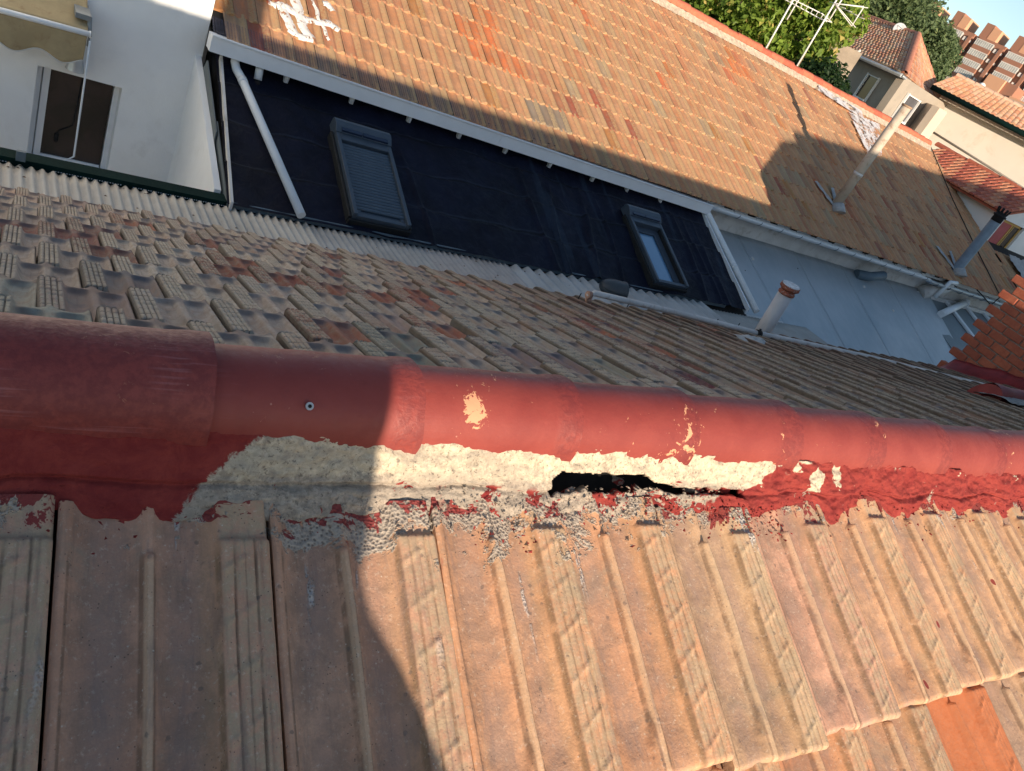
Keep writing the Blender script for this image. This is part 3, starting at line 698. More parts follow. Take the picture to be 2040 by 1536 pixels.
def foam(u, a):
    x = lerp(2.1, 9.85, u); yy = 8.84-.05*math.sin(u*40)*.3; r = .032+.018*noise.noise(Vector((u*150, a*3, 0)))+.012*noise.noise(Vector((u*40, a*2, 3)))
    sag = .035*noise.noise(Vector((u*12, 0, 8)))
    return (x, yy-math.cos(a*6.283)*r+sag, dz(yy)+.03+math.sin(a*6.283)*r)
mb.grid(600, 9, foam); wpart(mb, 'sealing_foam', plain('old_foam', (.035, .030, .028), .95, .4, 20), terrace)
# eave wall behind the foam and soffit
mb = MB(); mb.box((2.05, 8.9, -3.2), (9.9, 9.0, -2.14)); mb.box((2.0, 8.55, -2.125), (9.9, 9.0, -2.112)); wpart(mb, 'eave_wall', M_dark, terrace)

# --- skylights
def sky_frame(x0, shear=.012):
    """matrix of a skylight lying on the membrane, origin bottom left"""
    return Matrix.Translation((x0, 6.76, dz(6.76)+.02)) @ Matrix.Rotation(R(PD), 4, 'X')
M_slat = plain('graphite_blue_slats', (0.050, 0.075, 0.105), 0.38, 0.08, 6, bump=0.03, spec=.5)
M_rubber = plain('black_rubber_flashing', (0.012, 0.013, 0.014), .7, .2, 12)
b = NB('skylight_glass'); M_glass = b.out((.12, .25, .40), .06, None, 0, .9); b.p.inputs['Coat Weight'].default_value = .6
WW, WL = 0.66, 1.36
def skylight(x0, kind, label):
    root = bpy.data.objects.new('skylight', None); COL.objects.link(root); root.parent = terrace
    root.matrix_local = Matrix.Translation(-terrace.location) @ sky_frame(x0); root['label'] = label
    mb = MB(); H0, H1 = .0, .125
    mb.box((-.0, 0, .02), (.045, WL-.2, H1)); mb.box((WW-.045, 0, .02), (WW, WL-.2, H1)); mb.box((.045, .0, .02), (WW-.045, .05, H1-.03)); mb.box((.045, WL-.3, .02), (WW-.045, WL-.2, H1-.002))
    bevel(mb.build('frame', M_navy, root), .006)
    mb = MB()                                             # upstand, slightly wider
    mb.box((-.03, -.03, -.05), (WW+.03, 0.0, .05)); mb.box((-.035, 0, -.05), (-.001, WL-.15, .075)); mb.box((WW+.001, 0, -.05), (WW+.03, WL-.15, .075)); 
    bevel(mb.build('flashing', M_rubber, root), .008)
    mb = MB()                                             # roller box with rounded hood
    sec = [(WL-.20, .02), (WL-.20, .135), (WL-.13, .165), (WL-.07, .175), (WL-.02, .16), (WL, .12), (WL, .02)]
    mb.prism([(-.004, a, c) for a, c in sec], (WW+.008, 0, 0)); bevel(mb.build('roller_box', M_navy, root), .005)
    mb = MB(); mb.box((.06, WL-.195, .1355), (WW*.45, WL-.145, .160)); mb.box((WW*.47, WL-.195, .1355), (WW-.05, WL-.145, .160)); 
    mb.build('solar_panel', plain('solar_cells', (.012, .02, .045), .2, .1), root)
    if kind == 'shutter':
        n = 21; y0 = .105; st = (WL-.31-y0)/n
        for k in range(n):
            mb = MB(); yy = y0+k*st
            prof_ = [(yy+.001, .078), (yy+.004, .090), (yy+st*.5, .097), (yy+st-.010, .092), (yy+st-.004, .080)]
            if k == 0:
                base_ = mb
            mb.grid(1, len(prof_)-1, lambda u, t: (lerp(.047, WW-.047, u), prof_[round(t*(len(prof_)-1))][0]-yy, prof_[round(t*(len(prof_)-1))][1]), smooth=True)
            mb.box((.047, 0, .070), (WW-.047, st, .079))
            if k == 0: slat_me = mb.mesh('slat', M_slat)
            o = bpy.data.objects.new('slat', slat_me); COL.objects.link(o); o.parent = root; o.location = (0, yy, 0)
        mb = MB(); mb.box((.05, .052, .04), (WW-.05, .10, .07)); mb.box((.06, .056, .07), (.10, .09, .09)); mb.box((WW-.10, .056, .07), (WW-.06, .09, .09)); mb.build('bottom_rail', M_navy, root)
    else:
        mb = MB(); mb.box((.046, .051, -.02), (.052, WL-.301, .10)); mb.build('jamb', M_rubber, root)
        mb = MB(); mb.box((WW-.052, .051, -.02), (WW-.046, WL-.301, .10)); mb.build('jamb', M_rubber, root)
        mb = MB()
        for lo, hi in (((.05, .05, .0), (.095, WL-.30, .035)), ((WW-.17, .05, .0), (WW-.05, WL-.30, .04)), ((.095, .05, .0), (WW-.17, .10, .035)), ((.095, WL-.40, .0), (WW-.17, WL-.30, .045))): mb.box(lo, hi)
        mb.build('sash', M_navy, root)
        mb = MB(); mb.box((.095, .10, .012), (WW-.17, WL-.40, .018)); mb.build('pane', M_glass, root)
    return root
skylight(3.20, 'shutter', 'skylight with its blue grey roller shutter fully closed')
skylight(7.68, 'open', 'skylight with the shutter up, its glass reflecting blue sky')

# --- box gutter with brackets, downpipes
def gut_z(x): return lerp(-2.11, -2.185, (x-1.9)/7.95)
sec = [(8.40, -.165), (8.40, -.02), (8.385, -.012), (8.385, .004), (8.41, .006), (8.42, -.015), (8.57, -.015), (8.57, -.165)]
mb = MB(); xs = [1.93, 5.95, 9.85]
for a, c in ((1.93, 5.55), (5.553, 9.85)):
    p0 = [(a, y, gut_z(a)+z) for y, z in sec]; p1 = [(c, y, gut_z(c)+z) for y, z in sec]; n = len(sec)
    mb.add(p0+p1, [tuple(range(n)), tuple(range(2*n-1, n-1, -1))]+[(i, (i+1) % n, (i+1) % n+n, i+n) for i in range(n)])
wpart(mb, 'box_gutter', M_white, terrace)
M_clip = plain('plastic_clip', (.55, .57, .58), .4, .1, bump=.1)
for px, py in ((572,147),(703,188),(818,225),(918,257),(1010,288),(1099,316),(1184,345),(1253,366),(1320,387)):
    x = at_y(px, py, 8.50).x
    mb = MB(); zt = gut_z(x)-.166
    mb.prism([(x-.028, 8.46, zt), (x+.028, 8.46, zt), (x+.02, 8.46, zt-.085), (x-.02, 8.46, zt-.085)], (0, .05, 0)); mb.tube([(x, 8.452, zt-.01), (x, 8.452, zt-.07)], .012, 8)
    wpart(mb, 'gutter_clip', M_clip, terrace)
# leaf guard of perforated sheet on the gutter
b = NB('leaf_guard_mesh'); tc = b.texco(kind='Object'); X = b.sep(tc)
st = b.math('SINE', b.math('MULTIPLY', X[0], 2*math.pi/.03)); 
al = b.ramp(st, -.2, .2, .04, .34)
M_guard = b.out((.14, .13, .19), .5, None, .2, .4); b.l(al, b.p.inputs['Alpha'])
tU = math.tan(R(23.04)); 
def uz(y): return -2.09+(y-8.6)*tU
mb = MB(); mb.grid(60, 1, lambda u, t: (lerp(1.95, 9.8, u), lerp(8.47, 8.70, t), uz(lerp(8.47, 8.70, t))+.040+gut_z(lerp(1.95, 9.8, u))+2.11)); wpart(mb, 'leaf_guard', M_guard, terrace)

def dpipe(name, path, r, mat, parent, rings=()):
    mb = MB(); mb.tube(path, r, 16)
    for q, rr in rings:
        a, c = Vector(path[q[0]]), Vector(path[q[0]+1]); p = a.lerp(c, q[1]); d = (c-a).normalized(); mb.tube([p-d*.03, p+d*.03], rr, 16)
    return wpart(mb, name, mat, parent)
dpipe('downpipe', [(2.22, 8.50, -2.26), (2.22, 8.50, -2.33), (2.235, 8.44, -2.38), (2.27, 8.30, dz(8.30)+.07), (2.66, 6.64, dz(6.64)+.07)], .044, M_pvc, terrace, [((3, .02), .048)])
mb = MB(); mb.tube([(2.47, 8.50, -2.26), (2.47, 8.44, -2.42)], .042, 16); mb.tube([(2.47, 8.437, -2.43), (2.47, 8.42, -2.475)], .030, 12, mi=1); mb.tube([(2.47, 8.42, -2.475), (2.47, 8.40, -2.52)], .036, 12, mi=1)
wpart(mb, 'spout', [M_pvc, M_dark], terrace)
dpipe('downpipe', [(9.84, 8.48, -2.28), (9.86, 8.44, -2.34), (9.90, 8.3, dz(8.3)+.07), (9.93, 6.62, dz(6.62)+.06)], .05, M_pvc, terrace, [((2, .52), .055)])
# white verge trim on the right, grey cladding strips on the left
mb = MB(); mb.prism([(9.76, 6.66, dz(6.66)-.05), (9.76, 6.66, dz(6.66)+.07), (9.80, 8.86, dz(8.86)+.07), (9.80, 8.86, dz(8.86)-.05)], (.03, 0, 0)); wpart(mb, 'verge_trim', M_white, terrace)
mb = MB(); mb.prism([(2.0, 6.66, dz(6.66)-.05), (2.0, 6.66, dz(6.66)+.045), (2.075, 8.55, dz(8.55)+.075), (2.075, 8.55, dz(8.55)-.05)], (.025, 0, 0)); wpart(mb, 'verge_trim', M_greywhite, terrace)
mb = MB(); mb.prism([(1.985, 6.70, dz(6.7)-.02), (1.985, 7.72, dz(7.72)-.02), (1.985, 7.72, dz(7.72)-.40), (1.985, 6.7, dz(6.7)-.5)], (.013, 0, 0))
wpart(mb, 'cladding_panel', M_greyplate, terrace)
mb = MB(); mb.prism([(1.96, 7.55, dz(7.55)+.0), (1.96, 8.52, dz(8.52)+.0), (1.96, 8.65, dz(8.6)-.19), (1.96, 8.15, dz(8.15)-.32), (1.96, 7.55, dz(7.55)-.22)], (.012, 0, 0))
wpart(mb, 'cladding_panel', M_greyplate, terrace)

# --- upper tile roof
terr_low = None
UW, UEXP = 0.25, 0.430; XE0, XE1 = 1.83, 22.95
M_up = tile_mat('clay_terrace', rollcol=(.46, .33, .17), fine=.6); M_upA = tile_mat('clay_terrace_rest', kind='attr', fine=.6)
def up_h(x, v, W, L):
    q = x/W; h = .012
    for a, c in ((.06, .44), (.56, .80)):
        if a < q < c: h -= .016*math.sin(math.pi*(q-a)/(c-a))**.6
    if q > .80: h = .020-(.010 if q > .985 else 0)
    if .47 < q < .53: h = .017
    # rounded scalloped lip
    h += .006*sstep(L-.03, L-.012, v)*(1 if (.44 < q < .56 or q > .8 or q < .06) else 0)
    return h-.012*sstep(L-.012, L, v)**2
def up_mesh(name, mat, seed, nx=22, ny=5):
    W, L = UW-.004, .49; mb = MB(); rs = random.Random(seed)
    qs = [0, .03, .06, .10, .17, .25, .33, .40, .44, .47, .50, .53, .56, .60, .68, .76, .80, .84, .90, .96, 1.0]
    vs_ = [0, .2, L-.05, L-.022, L-.010, L]; base = []; 
    for v in vs_:
        for q in qs:
            n_ = noise.noise(Vector((q*3, v*5, seed)))*.003; vv = v+(noise.noise(Vector((q*5, 3, seed)))*.006 if v > L-.03 else 0)
            scal = .016*abs(math.sin(q*math.pi*2+.25)) if v > L-.013 else 0
            base.append((q*W, -(vv-scal*.0), up_h(q*W, v, W, L)+n_))
    nX = len(qs); mb.v = list(base)
    for j in range(len(vs_)-1):
        for i in range(nX-1):
            a = j*nX+i; mb.f.append([a+nX, a+nX+1, a+1, a]); mb.sm.append(True); mb.mi.append(0)
    pts = base[(len(vs_)-1)*nX:]; n = len(pts); mb.add(pts+[(p[0], p[1], -.016) for p in pts], [(i, i+1, i+1+n, i+n) for i in range(n-1)])
    pts = [base[j*nX+nX-1] for j in range(len(vs_))][::-1]; n = len(pts); mb.add(pts+[(p[0], p[1], -.016) for p in pts], [(i, i+1, i+1+n, i+n) for i in range(n-1)])
    return mb.mesh(name, mat)
up_meshes = [up_mesh('up_tile_%d' % i, M_up, i) for i in range(4)]; up_low = up_mesh('up_low', M_upA, 7)
pal = [(.54,.30,.165), (.52,.28,.155), (.55,.32,.18), (.53,.29,.16), (.57,.33,.19), (.50,.31,.19), (.47,.32,.20), (.53,.27,.14), (.55,.31,.175), (.52,.25,.14)]
cosU, sinU = math.cos(R(23.04)), math.sin(R(23.04)); up_items = []; NRU = 13
for i in range(NRU):
    for k in range(0, 94):
        kk = k+(.5 if i % 2 else 0)
        x = XE0+kk*UW
        if x > XE1: continue
        yl = 8.475+i*UEXP*cosU; yu = yl+.49*math.cos(R(23.04-1.8))
        if x < 1.93 and yl < 8.7: continue
        zu = uz(yu)-.014
        m = (Matrix.Translation((x-terrace.location.x, yu-terrace.location.y, zu-terrace.location.z)) @ Matrix.Rotation(R(23.04-1.8+random.uniform(-.3,.3)), 4, 'X')
             @ Matrix.Rotation(R(random.uniform(-.6, .6)), 4, 'Z') @ Matrix.Translation((0, random.uniform(-.006, .006), random.uniform(-.002, .004))))
        t = random.choice(pal); f = random.uniform(.95, 1.05); q = noise.noise(Vector((x*.35, yl*.8, 2.2)))
        if i < 5 and q > -.05 and random.random() < (.30 if i < 3 else .15): t = random.choice([(.40,.13,.07), (.40,.18,.10), (.38,.27,.16), (.36,.26,.16), (.45,.22,.08), (.36,.11,.07)])
        if x > 11.5 and random.random() < .13: t = random.choice([(.36,.24,.17), (.38,.18,.11), (.34,.25,.18), (.36,.22,.14), (.34,.14,.10)])
        if random.random() < .035: t = (.40, .32, .22)
        up_items.append([m, tuple(c*f for c in t), 'up', (x, yl)])
def uprecol(px, py, col):
    P = on_pitch(px, py, 8.6, -2.07, 23.04); best = min(range(len(up_items)), key=lambda j: (up_items[j][3][0]+UW/2-P.x)**2+(up_items[j][3][1]+.2-P.y)**2)
    up_items[best][1] = col
ORG = (.56, .19, .075)
for q in [(940,40),(958,46),(975,52),(990,58),(935,70),(955,78),(972,85),(960,112),(980,122),(1000,130),(1020,140),(965,100),(985,108),(1325,160),(1335,145),(1460,120),(1475,128),(1490,138),(1455,150),(1545,230),(1160,15),(1168,25),(1635,375),(1640,285),(1650,300),(1845,500),(1850,490),(1865,395),(1200,210),(1210,225)]:
    uprecol(*q, tuple(c*random.uniform(.85, 1.05) for c in (ORG if q[0] not in (1200,1210,1845,1850) else (.42,.12,.07))))
for q in [(988,80),(996,88),(1060,205),(1080,215),(1100,225),(1120,235)]: uprecol(*q, (.26, .23, .19))
def inpoly(x, y, P):
    c = False
    for (x0, y0), (x1, y1) in zip(P, P[1:]+P[:1]):
        if (y0 > y) != (y1 > y) and x < (x1-x0)*(y-y0)/(y1-y0)+x0: c = not c
    return c
patches = [[(922,18),(1003,48),(1014,82),(932,50)], [(920,50),(982,70),(994,104),(928,82)], [(944,92),(1030,118),(1042,160),(958,132)], [(1450,108),(1492,128),(1500,152),(1458,132)]]
for it in up_items:
    it[1] = (it[1][0]*1.05, it[1][1]*.96, it[1][2]*.88)
    P = scr(terrace.location+it[0].to_translation()+Vector((UW/2, -.24*cosU, -.24*sinU)))
    if P and any(inpoly(P[0], P[1], q) for q in patches): it[1] = (.66*random.uniform(.92, 1.05), .20, .07)
lay_tiles(terrace, [tuple(i[:3]) for i in up_items], lambda i, k: up_meshes[i % 4], up_low, M_upA, limit=300)
mb = MB(); mb.prism([(1.99, 8.6, uz(8.6)-.035), (XE1, 8.6, uz(8.6)-.035), (XE1, 13.75, uz(13.75)-.035), (1.99, 13.75, uz(13.75)-.035)], (0, 0, -.05)); wpart(mb, 'roof_boarding', M_dark, terrace)
mb = MB(); mb.prism([(XE0, 13.76, uz(13.75)-.035), (XE1, 13.76, uz(13.75)-.035), (XE1, 19, uz(13.75)-2.3), (XE0, 19, uz(13.75)-2.3)], (0, 0, -.05)); wpart(mb, 'rear_roof', plain('rear_clay', (.4,.2,.12), .9), terrace)
# ridge caps
M_ridge2 = plain('orange_ridge_clay', (.47, .13, .07), .75, .22, 7, bump=.3, dirt=(.36,.16,.11)); M_ridge3 = plain('orange_ridge_clay_dark', (.38, .095, .055), .75, .22, 7, bump=.3)
yr, zr = 13.72, uz(13.72)-.0
def cap2(L, r):
    mb = MB(); mb.grid(3, 10, lambda u, a: (u*L, -math.cos(lerp(-.2, 3.34, a))*r*(1+.12*u), math.sin(lerp(-.2, 3.34, a))*r*(1+.12*u)))
    n = 11; e = [(L, -math.cos(lerp(-.2, 3.34, j/10))*r*1.12, math.sin(lerp(-.2, 3.34, j/10))*r*1.12) for j in range(11)]; mb.add(e, [tuple(range(11))]); mb.f = [f[::-1] for f in mb.f]
    return mb
cm = [cap2(.47, .105).mesh('ridge_cap2', m) for m in (M_ridge2, M_ridge2, M_ridge3)]
k = 0; x = 4.0
while x < XE1-.3:
    o = bpy.data.objects.new('ridge_cap', random.choice(cm)); COL.objects.link(o); o.parent = terrace
    o.location = Vector((x, yr, zr+.045+random.uniform(-.012, .012)))-terrace.location; o.rotation_euler = (0, R(random.uniform(-1,1)), R(random.uniform(-1.2, 1.2))); x += .42
M_bed2 = plain('pale_mortar', (.50, .40, .30), .95, .25, 14, bump=.6)
mb = MB(); mb.grid(700, 3, lambda u, t: (lerp(3, XE1, u), 13.45+.16*t+.03*noise.noise(Vector((u*160, 0, t))), uz(13.45+.16*t)+.015+.06*t+.012*noise.noise(Vector((u*200, t*3, 5))))); wpart(mb, 'mortar_bed', M_bed2, terrace)
# white patches: lime sealing over joints top left, and white painted patch near the ridge at the right
b = NB('white_patching'); tc = b.texco(); al = b.ramp(b.noise(tc, 5, 6, .7, .5), .47, .50); M_patch = b.out((.80, .77, .74), .85, b.bump(b.noise(tc, 30, 4), .5, .01)); b.l(al, b.p.inputs['Alpha'])
b = NB('thin_white_paint'); tc = b.texco(); al = b.ramp(b.noise(tc, 3, 6, .75, .5), .40, .56); M_thin = b.out((.66, .64, .64), .85); b.l(al, b.p.inputs['Alpha'])
mb = MB()
def seal(path, wd):
    for a, c in zip(path[:-1], path[1:]):
        A, C = on_pitch(*a, 8.6, -2.085, 23.04), on_pitch(*c, 8.6, -2.085, 23.04); d = (C-A); nn = max(2, int(d.length/.03)); sdv = d.normalized().cross(Vector((0, -sinU, cosU)))
        mb.grid(nn, 6, lambda u, t: A+d*u+sdv*(t-.5)*wd*(1+.55*noise.noise(A*3+d*u*7))+sdv*noise.noise(Vector((u*nn*.25, 2, A.x)))*.03+Vector((0, -sinU, cosU))*(.020+.018*math.sin(t*3.14)+.006*noise.noise(Vector((u*20, t*4, A.x)))))
seal([(533,8),(548,14),(566,14),(600,38),(622,44),(660,52),(675,64)], .10); seal([(563,22),(575,50),(590,74),(620,80)], .10); seal([(588,0),(592,22),(600,50),(615,78)], .11)
seal([(622,2),(632,35),(655,85)], .05); seal([(640,8),(652,10),(662,26)], .08); seal([(572,62),(600,76),(622,84)], .07); seal([(552,8),(560,24),(566,30)], .06)
b = NB('lime_sealing'); tc = b.texco(); al = b.ramp(b.noise(tc, 13, 6, .75, .6), .40, .47); M_seal = b.out((.70, .68, .65), .9, b.bump(b.noise(tc, 40, 4), .5, .01)); b.l(al, b.p.inputs['Alpha']); wpart(mb, 'lime_sealing', M_seal, terrace)
P = [on_pitch(px, py, 8.6, -2.03, 23.04) for px, py in ((1690,223),(1752,248),(1757,310),(1732,315))]
mb = MB(); mb.grid(20, 20, lambda u, t: (P[0].lerp(P[1], u)).lerp(P[3].lerp(P[2], u), t)+Vector((0, 0, .012+.01*math.sin(u*60)))); wpart(mb, 'paint_patch', M_thin, terrace)
P = [on_pitch(px, py, 8.6, -2.03, 23.04) for px, py in ((1628,182),(1720,240),(1715,222),(1630,172))]
mb = MB(); mb.grid(30, 5, lambda u, t: (P[0].lerp(P[1], u)).lerp(P[3].lerp(P[2], u), t)+Vector((0, 0, .03))); wpart(mb, 'paint_patch', M_thin, terrace)
# upper wall body of the terrace below the roof, right part: white band, soffit with dark pockets
mb = MB(); mb.box((2.0, 9.0, GZ), (XE1-.1, 13.7, -2.2)); mb.box((XE0+.1, 13.7, GZ), (XE1-.1, 19, -3)); wpart(mb, 'wall', M_greywhite, terrace)
mb = MB(); mb.prism([(9.9, 8.83, -2.80), (22.8, 8.83, -2.80), (22.8, 8.83, -2.28), (9.9, 8.83, -2.28)], (0, .14, 0)); wpart(mb, 'white_band', M_greywhite, terrace)
mb = MB(); mb.box((9.95, 8.66, -2.275), (22.8, 8.80, -2.16)); wpart(mb, 'fascia', M_white, terrace)
mb = MB()
x = 10.35
while x < 18.5:
    mb.prism([(x, 8.645, -2.155), (x+.30, 8.645, -2.155), (x+.24, 8.645, -2.225), (x+.06, 8.645, -2.225)], (0, .014, 0)); x += .64+random.uniform(-.03, .03)
wpart(mb, 'eave_pocket', M_dark, terrace)
def halfgutter(xa, xb, y, z0, z1, r, mat, name):
    mb = MB(); mb.grid(40, 10, lambda u, a: (lerp(xa, xb, u), y-math.cos(a*3.1416)*r, lerp(z0, z1, u)-math.sin(a*3.1416)*r)); o = wpart(mb, name, mat, terrace)
    s_ = o.modifiers.new('t', 'SOLIDIFY'); s_.thickness = .006; return o
halfgutter(9.98, 17.6, 8.50, -2.20, -2.24, .075, M_pvc, 'round_gutter'); halfgutter(17.7, 22.9, 8.50, -2.29, -2.31, .07, M_gal, 'round_gutter')
x = 10.6
while x < 22.8:
    mb = MB(); zz = lerp(-2.20, -2.24, (x-10)/7.6) if x < 17.6 else -2.30
    mb.tube([(x, 8.50-.082*math.cos(a), zz-.082*math.sin(a)) for a in [i*math.pi/8 for i in range(9)]], .008, 6); mb.tube([(x, 8.582, zz), (x, 8.66, zz+.02)], .008, 6); wpart(mb, 'gutter_bracket', M_flash, terrace); x += .62

# ================================================================== white house on the left
WH = thing('white_house', 'smooth white house wall at the far left with a dark sliding window', 'house', (-1.0, 8.8, -6))
YW = 8.8
def wq(px, py, y=YW): return at_y(px, py, y)
A, B, C_, D_ = wq(75,130), wq(250,178), wq(205,350), wq(52,316)
x0, x1, z1, z0 = (A.x+D_.x)/2, (B.x+C_.x)/2, (A.z+B.z)/2, -4.05
mb = MB()
for lo, hi in (((-6, YW, GZ), (x0, YW+.35, 3)), ((x1, YW, GZ), (1.97, YW+.35, 3)), ((x0, YW, z1), (x1, YW+.35, 3)), ((x0, YW, GZ), (x1, YW+.35, z0))): mb.box(lo, hi)
mb.prism([(1.90, 6.9, -5.5), (1.90, YW+.01, -5.5), (1.90, YW+.01, dz(YW)-.16), (1.90, 6.9, dz(6.9)-.06)], (.06, 0, 0)); mb.box((-6, YW+.35, GZ), (1.96, YW+9, 2.95))
wpart(mb, 'wall', M_whitewall, WH)
mb = MB(); mb.prism([at_y(px, py, YW-.02) for px, py in ((360,292),(376,286),(404,382),(386,380))], (0, .03, 0)); bevel(wpart(mb, 'plaster_patch', M_whitewall, WH), .01)
wn = bpy.data.objects.new('window', None); COL.objects.link(wn); wn.parent = WH; wn.matrix_local = Matrix.Translation(Vector((x0, YW+.16, z0))-WH.location)
W_, H_ = x1-x0+.10, z1-z0
mb = MB(); mb.box((.0, 0, 0), (.055, .06, H_)); mb.box((.062, -.015, 0), (.125, .05, H_)); mb.box((W_-.15, -.015, 0), (W_-.085, .05, H_)); mb.box((W_-.08, 0, 0), (W_-.03, .06, H_)); mb.box((.125, 0, H_-.03), (W_-.16, .05, H_)); mb.box((.125, 0, 0), (W_-.16, .05, .05))
bevel(mb.build('frame', M_white, wn), .004)
b = NB('dark_window_glass'); tc = b.texco(); n_ = b.noise(tc, 3, 4, .6, .5)
M_pane = b.out(b.mix(b.ramp(n_, .35, .65), (.030, .024, .020), (.050, .036, .032)), .12, None, 0, .5)
mb = MB(); mb.box((.125, .02, .05), (W_-.16, .026, H_-.03)); mb.build('pane', M_pane, wn)
mb = MB(); cx = W_*.45; mb.tube([(cx+.03, .012, H_-.03), (cx, .012, H_*.42), (cx-.11, .012, H_*.34), (cx-.13, .012, H_*.30), (cx-.13, .012, H_*.2)], .008, 6); mb.tube([(cx-.13, .008, H_*.30), (cx-.13, .008, H_*.22)], .018, 8); mb.build('blind_cord', M_dark, wn)
AW = thing('awning', 'beige fabric awning with scalloped valance above the window of the white wall', 'awning', (0.3, 8.5, -2.5))
M_fab = plain('beige_awning_fabric', (.38, .30, .17), .95, .12, 4, bump=.2, fine=220, dirt=(.28, .20, .11))
YB = 8.32; p0, p1 = at_y(-60, 4, YB), at_y(178, 68, YB)
mb = MB(); mb.tube([p0, p1], .026, 18); mb.tube([p1, p1+(p1-p0).normalized()*.012], .031, 18); wpart(mb, 'front_bar', M_white, AW)
L_ = p1-p0
def val(u, t):
    P = p0+L_*lerp(0, .985, u); sc = .035*math.cos(u*2*math.pi*2.3+.6)
    return P+Vector((0, .018*math.sin(u*15)*t+.02*t, -.02-(.27+sc)*t))
mb = MB(); mb.grid(60, 10, val); o = wpart(mb, 'valance', M_fab, AW); o.modifiers.new('t', 'SOLIDIFY').thickness = .002
mb = MB(); mb.tube([val(i/60, 1.0) for i in range(61)], .006, 6); wpart(mb, 'valance_trim', plain('white_piping', (.6,.6,.58), .8), AW)
mb = MB(); mb.grid(40, 8, lambda u, t: p0+L_*lerp(0, .985, u)+Vector((0, .42*t, .022+.17*t-.02*math.sin(t*3.14)))); o = wpart(mb, 'canopy', M_fab, AW); o.modifiers.new('t', 'SOLIDIFY').thickness = .002
M_brk = plain('dull_aluminium_bracket', (.20, .22, .23), .5, .1, metal=.3)
mb = MB(); q = at_y(172, 45, 8.45); mb.box((q.x-.10, 8.40, q.z-.02+.05), (q.x+.03, 8.75, q.z+.05+.03)); mb.tube([q+Vector((.02, 0, .06)), q+Vector((.035, -.06, -.10))], .022, 10); mb.tube([q+Vector((.035, -.06, -.08)), q+Vector((.03, -.07, -.19))], .012, 8); bevel(wpart(mb, 'end_bracket', M_brk, AW), .004)
q0, q1, q2, q3 = at_y(179,82,8.30), at_y(168,165,8.30), at_y(147,312,8.30), at_y(120,324,8.22)
mb = MB(); mb.tube([q0, q1, q2, q3], .009, 8); wpart(mb, 'crank_rod', M_white, AW)
WL_ = thing('wall_lamp', 'small silver cone lamp on the white wall below the awning end', 'lamp', at_y(154,120,8.72))
c = at_y(155,106,8.70); mb = MB(); mb.tube([c, c+Vector((-.005, 0, -.17))], .045, 18, r1=.085, caps=False); mb.tube([c, c+Vector((0, 0, .02))], .04, 14); wpart(mb, 'shade', M_gal, WL_)
mb = MB(); mb.tube([c+Vector((0, 0, -.03)), c+Vector((0, .12, -.03))], .012, 8); wpart(mb, 'bracket', M_brk, WL_)

# ================================================================== corrugated shed roof between the houses
SH = thing('corrugated_shed', 'low shed with grey corrugated fibre cement sheets between the two houses', 'shed', (2.0, 5.6, -3.2))
b = NB('fibre_cement'); tc = b.texco(); nA = b.noise(tc, 2.0, 5, .65); nB = b.noise(tc, 70, 5, .8); nC = b.noise(tc, 220, 3)
oi = b.n('ShaderNodeObjectInfo').outputs['Color']
cc = b.mix(b.ramp(nA, .3, .7), b.mix(1, oi, (.78, .78, .78), 'MULTIPLY'), oi); cc = b.mix(b.ramp(nB, .55, .75, 0, .45), cc, (.16, .145, .125))
zz = b.sep(tc)[2]
M_fc = b.out(cc, .92, b.bump(nB, .7, .004), 0, .2)
def shz(y): return -3.13+(6.7-y)*.055
def sheet(xa, xb, pitch, amp, col, dzv=0.0, y0=4.85, y1=6.69, lap=.04):
    n = max(8, int((xb-xa)/pitch*10)); mb = MB(); sk = random.uniform(-.01, .01)
    mb.grid(n, 10, lambda u, t: (lerp(xa, xb+lap, u), lerp(y0, y1+sk, t), shz(lerp(y0, y1, t))+amp*math.cos(lerp(xa, xb+lap, u)*2*math.pi/pitch)+dzv+.004*u))
    o = wpart(mb, 'corrugated_sheet', M_fc, SH); o.color = (*col, 1); s_ = o.modifiers.new('t', 'SOLIDIFY'); s_.thickness = .006; s_.offset = -1; return o
xs1 = at_y(608,444,6.7).x; xs2 = at_y(1006,534,6.7).x; xs3 = at_y(1400,612,6.6).x
e = xs1
while e > -2.5: sheet(e-1.06, e, .076, .0145, (.50, .475, .43), random.uniform(-.002, .003)); e -= 1.06
n_ = round((xs2-xs1)/1.0)
for i in range(n_):
    a = lerp(xs1, xs2, i/n_); c = lerp(xs1, xs2, (i+1)/n_); sheet(a, c, .076, .0115, (.44+.02*(i % 2), .43, .41), -.004+.002*(i % 2), lap=.04 if i < n_-1 else 0)
n_ = max(2, round((xs3-xs2)/.95))
for i in range(n_):
    a = lerp(xs2, xs3, i/n_); c = lerp(xs2, xs3, (i+1)/n_); sheet(a, c, .177, .027, (.48, .48, .47), .012+.004*(i % 2), y1=6.66)
sheet(xs3+.05, xs3+2.6, .076, .006, (.42, .41, .38), -.02, y1=6.6)
mb = MB(); mb.box((-3.5, 4.8, GZ), (xs3+2.5, 4.9, -3.1)); mb.box((-3.5, 4.9, -3.4), (xs3+2.5, 6.95, -3.28)); wpart(mb, 'wall', M_greywhite, SH)
mb = MB(); mb.tube([(xs3+.02, 4.9, shz(4.9)+.02), (xs3+.02, 6.62, shz(6.62)+.02)], .012, 6); wpart(mb, 'joint_strip', M_dark, SH)
mb = MB(); mb.box((-3.2, 6.715, -3.215), (1.99, 6.87, -3.085)); mb.box((-3.2, 6.712, -3.215), (1.99, 6.715, -3.15), mi=0); bevel(wpart(mb, 'green_gutter', M_green, SH), .006)
mb = MB()
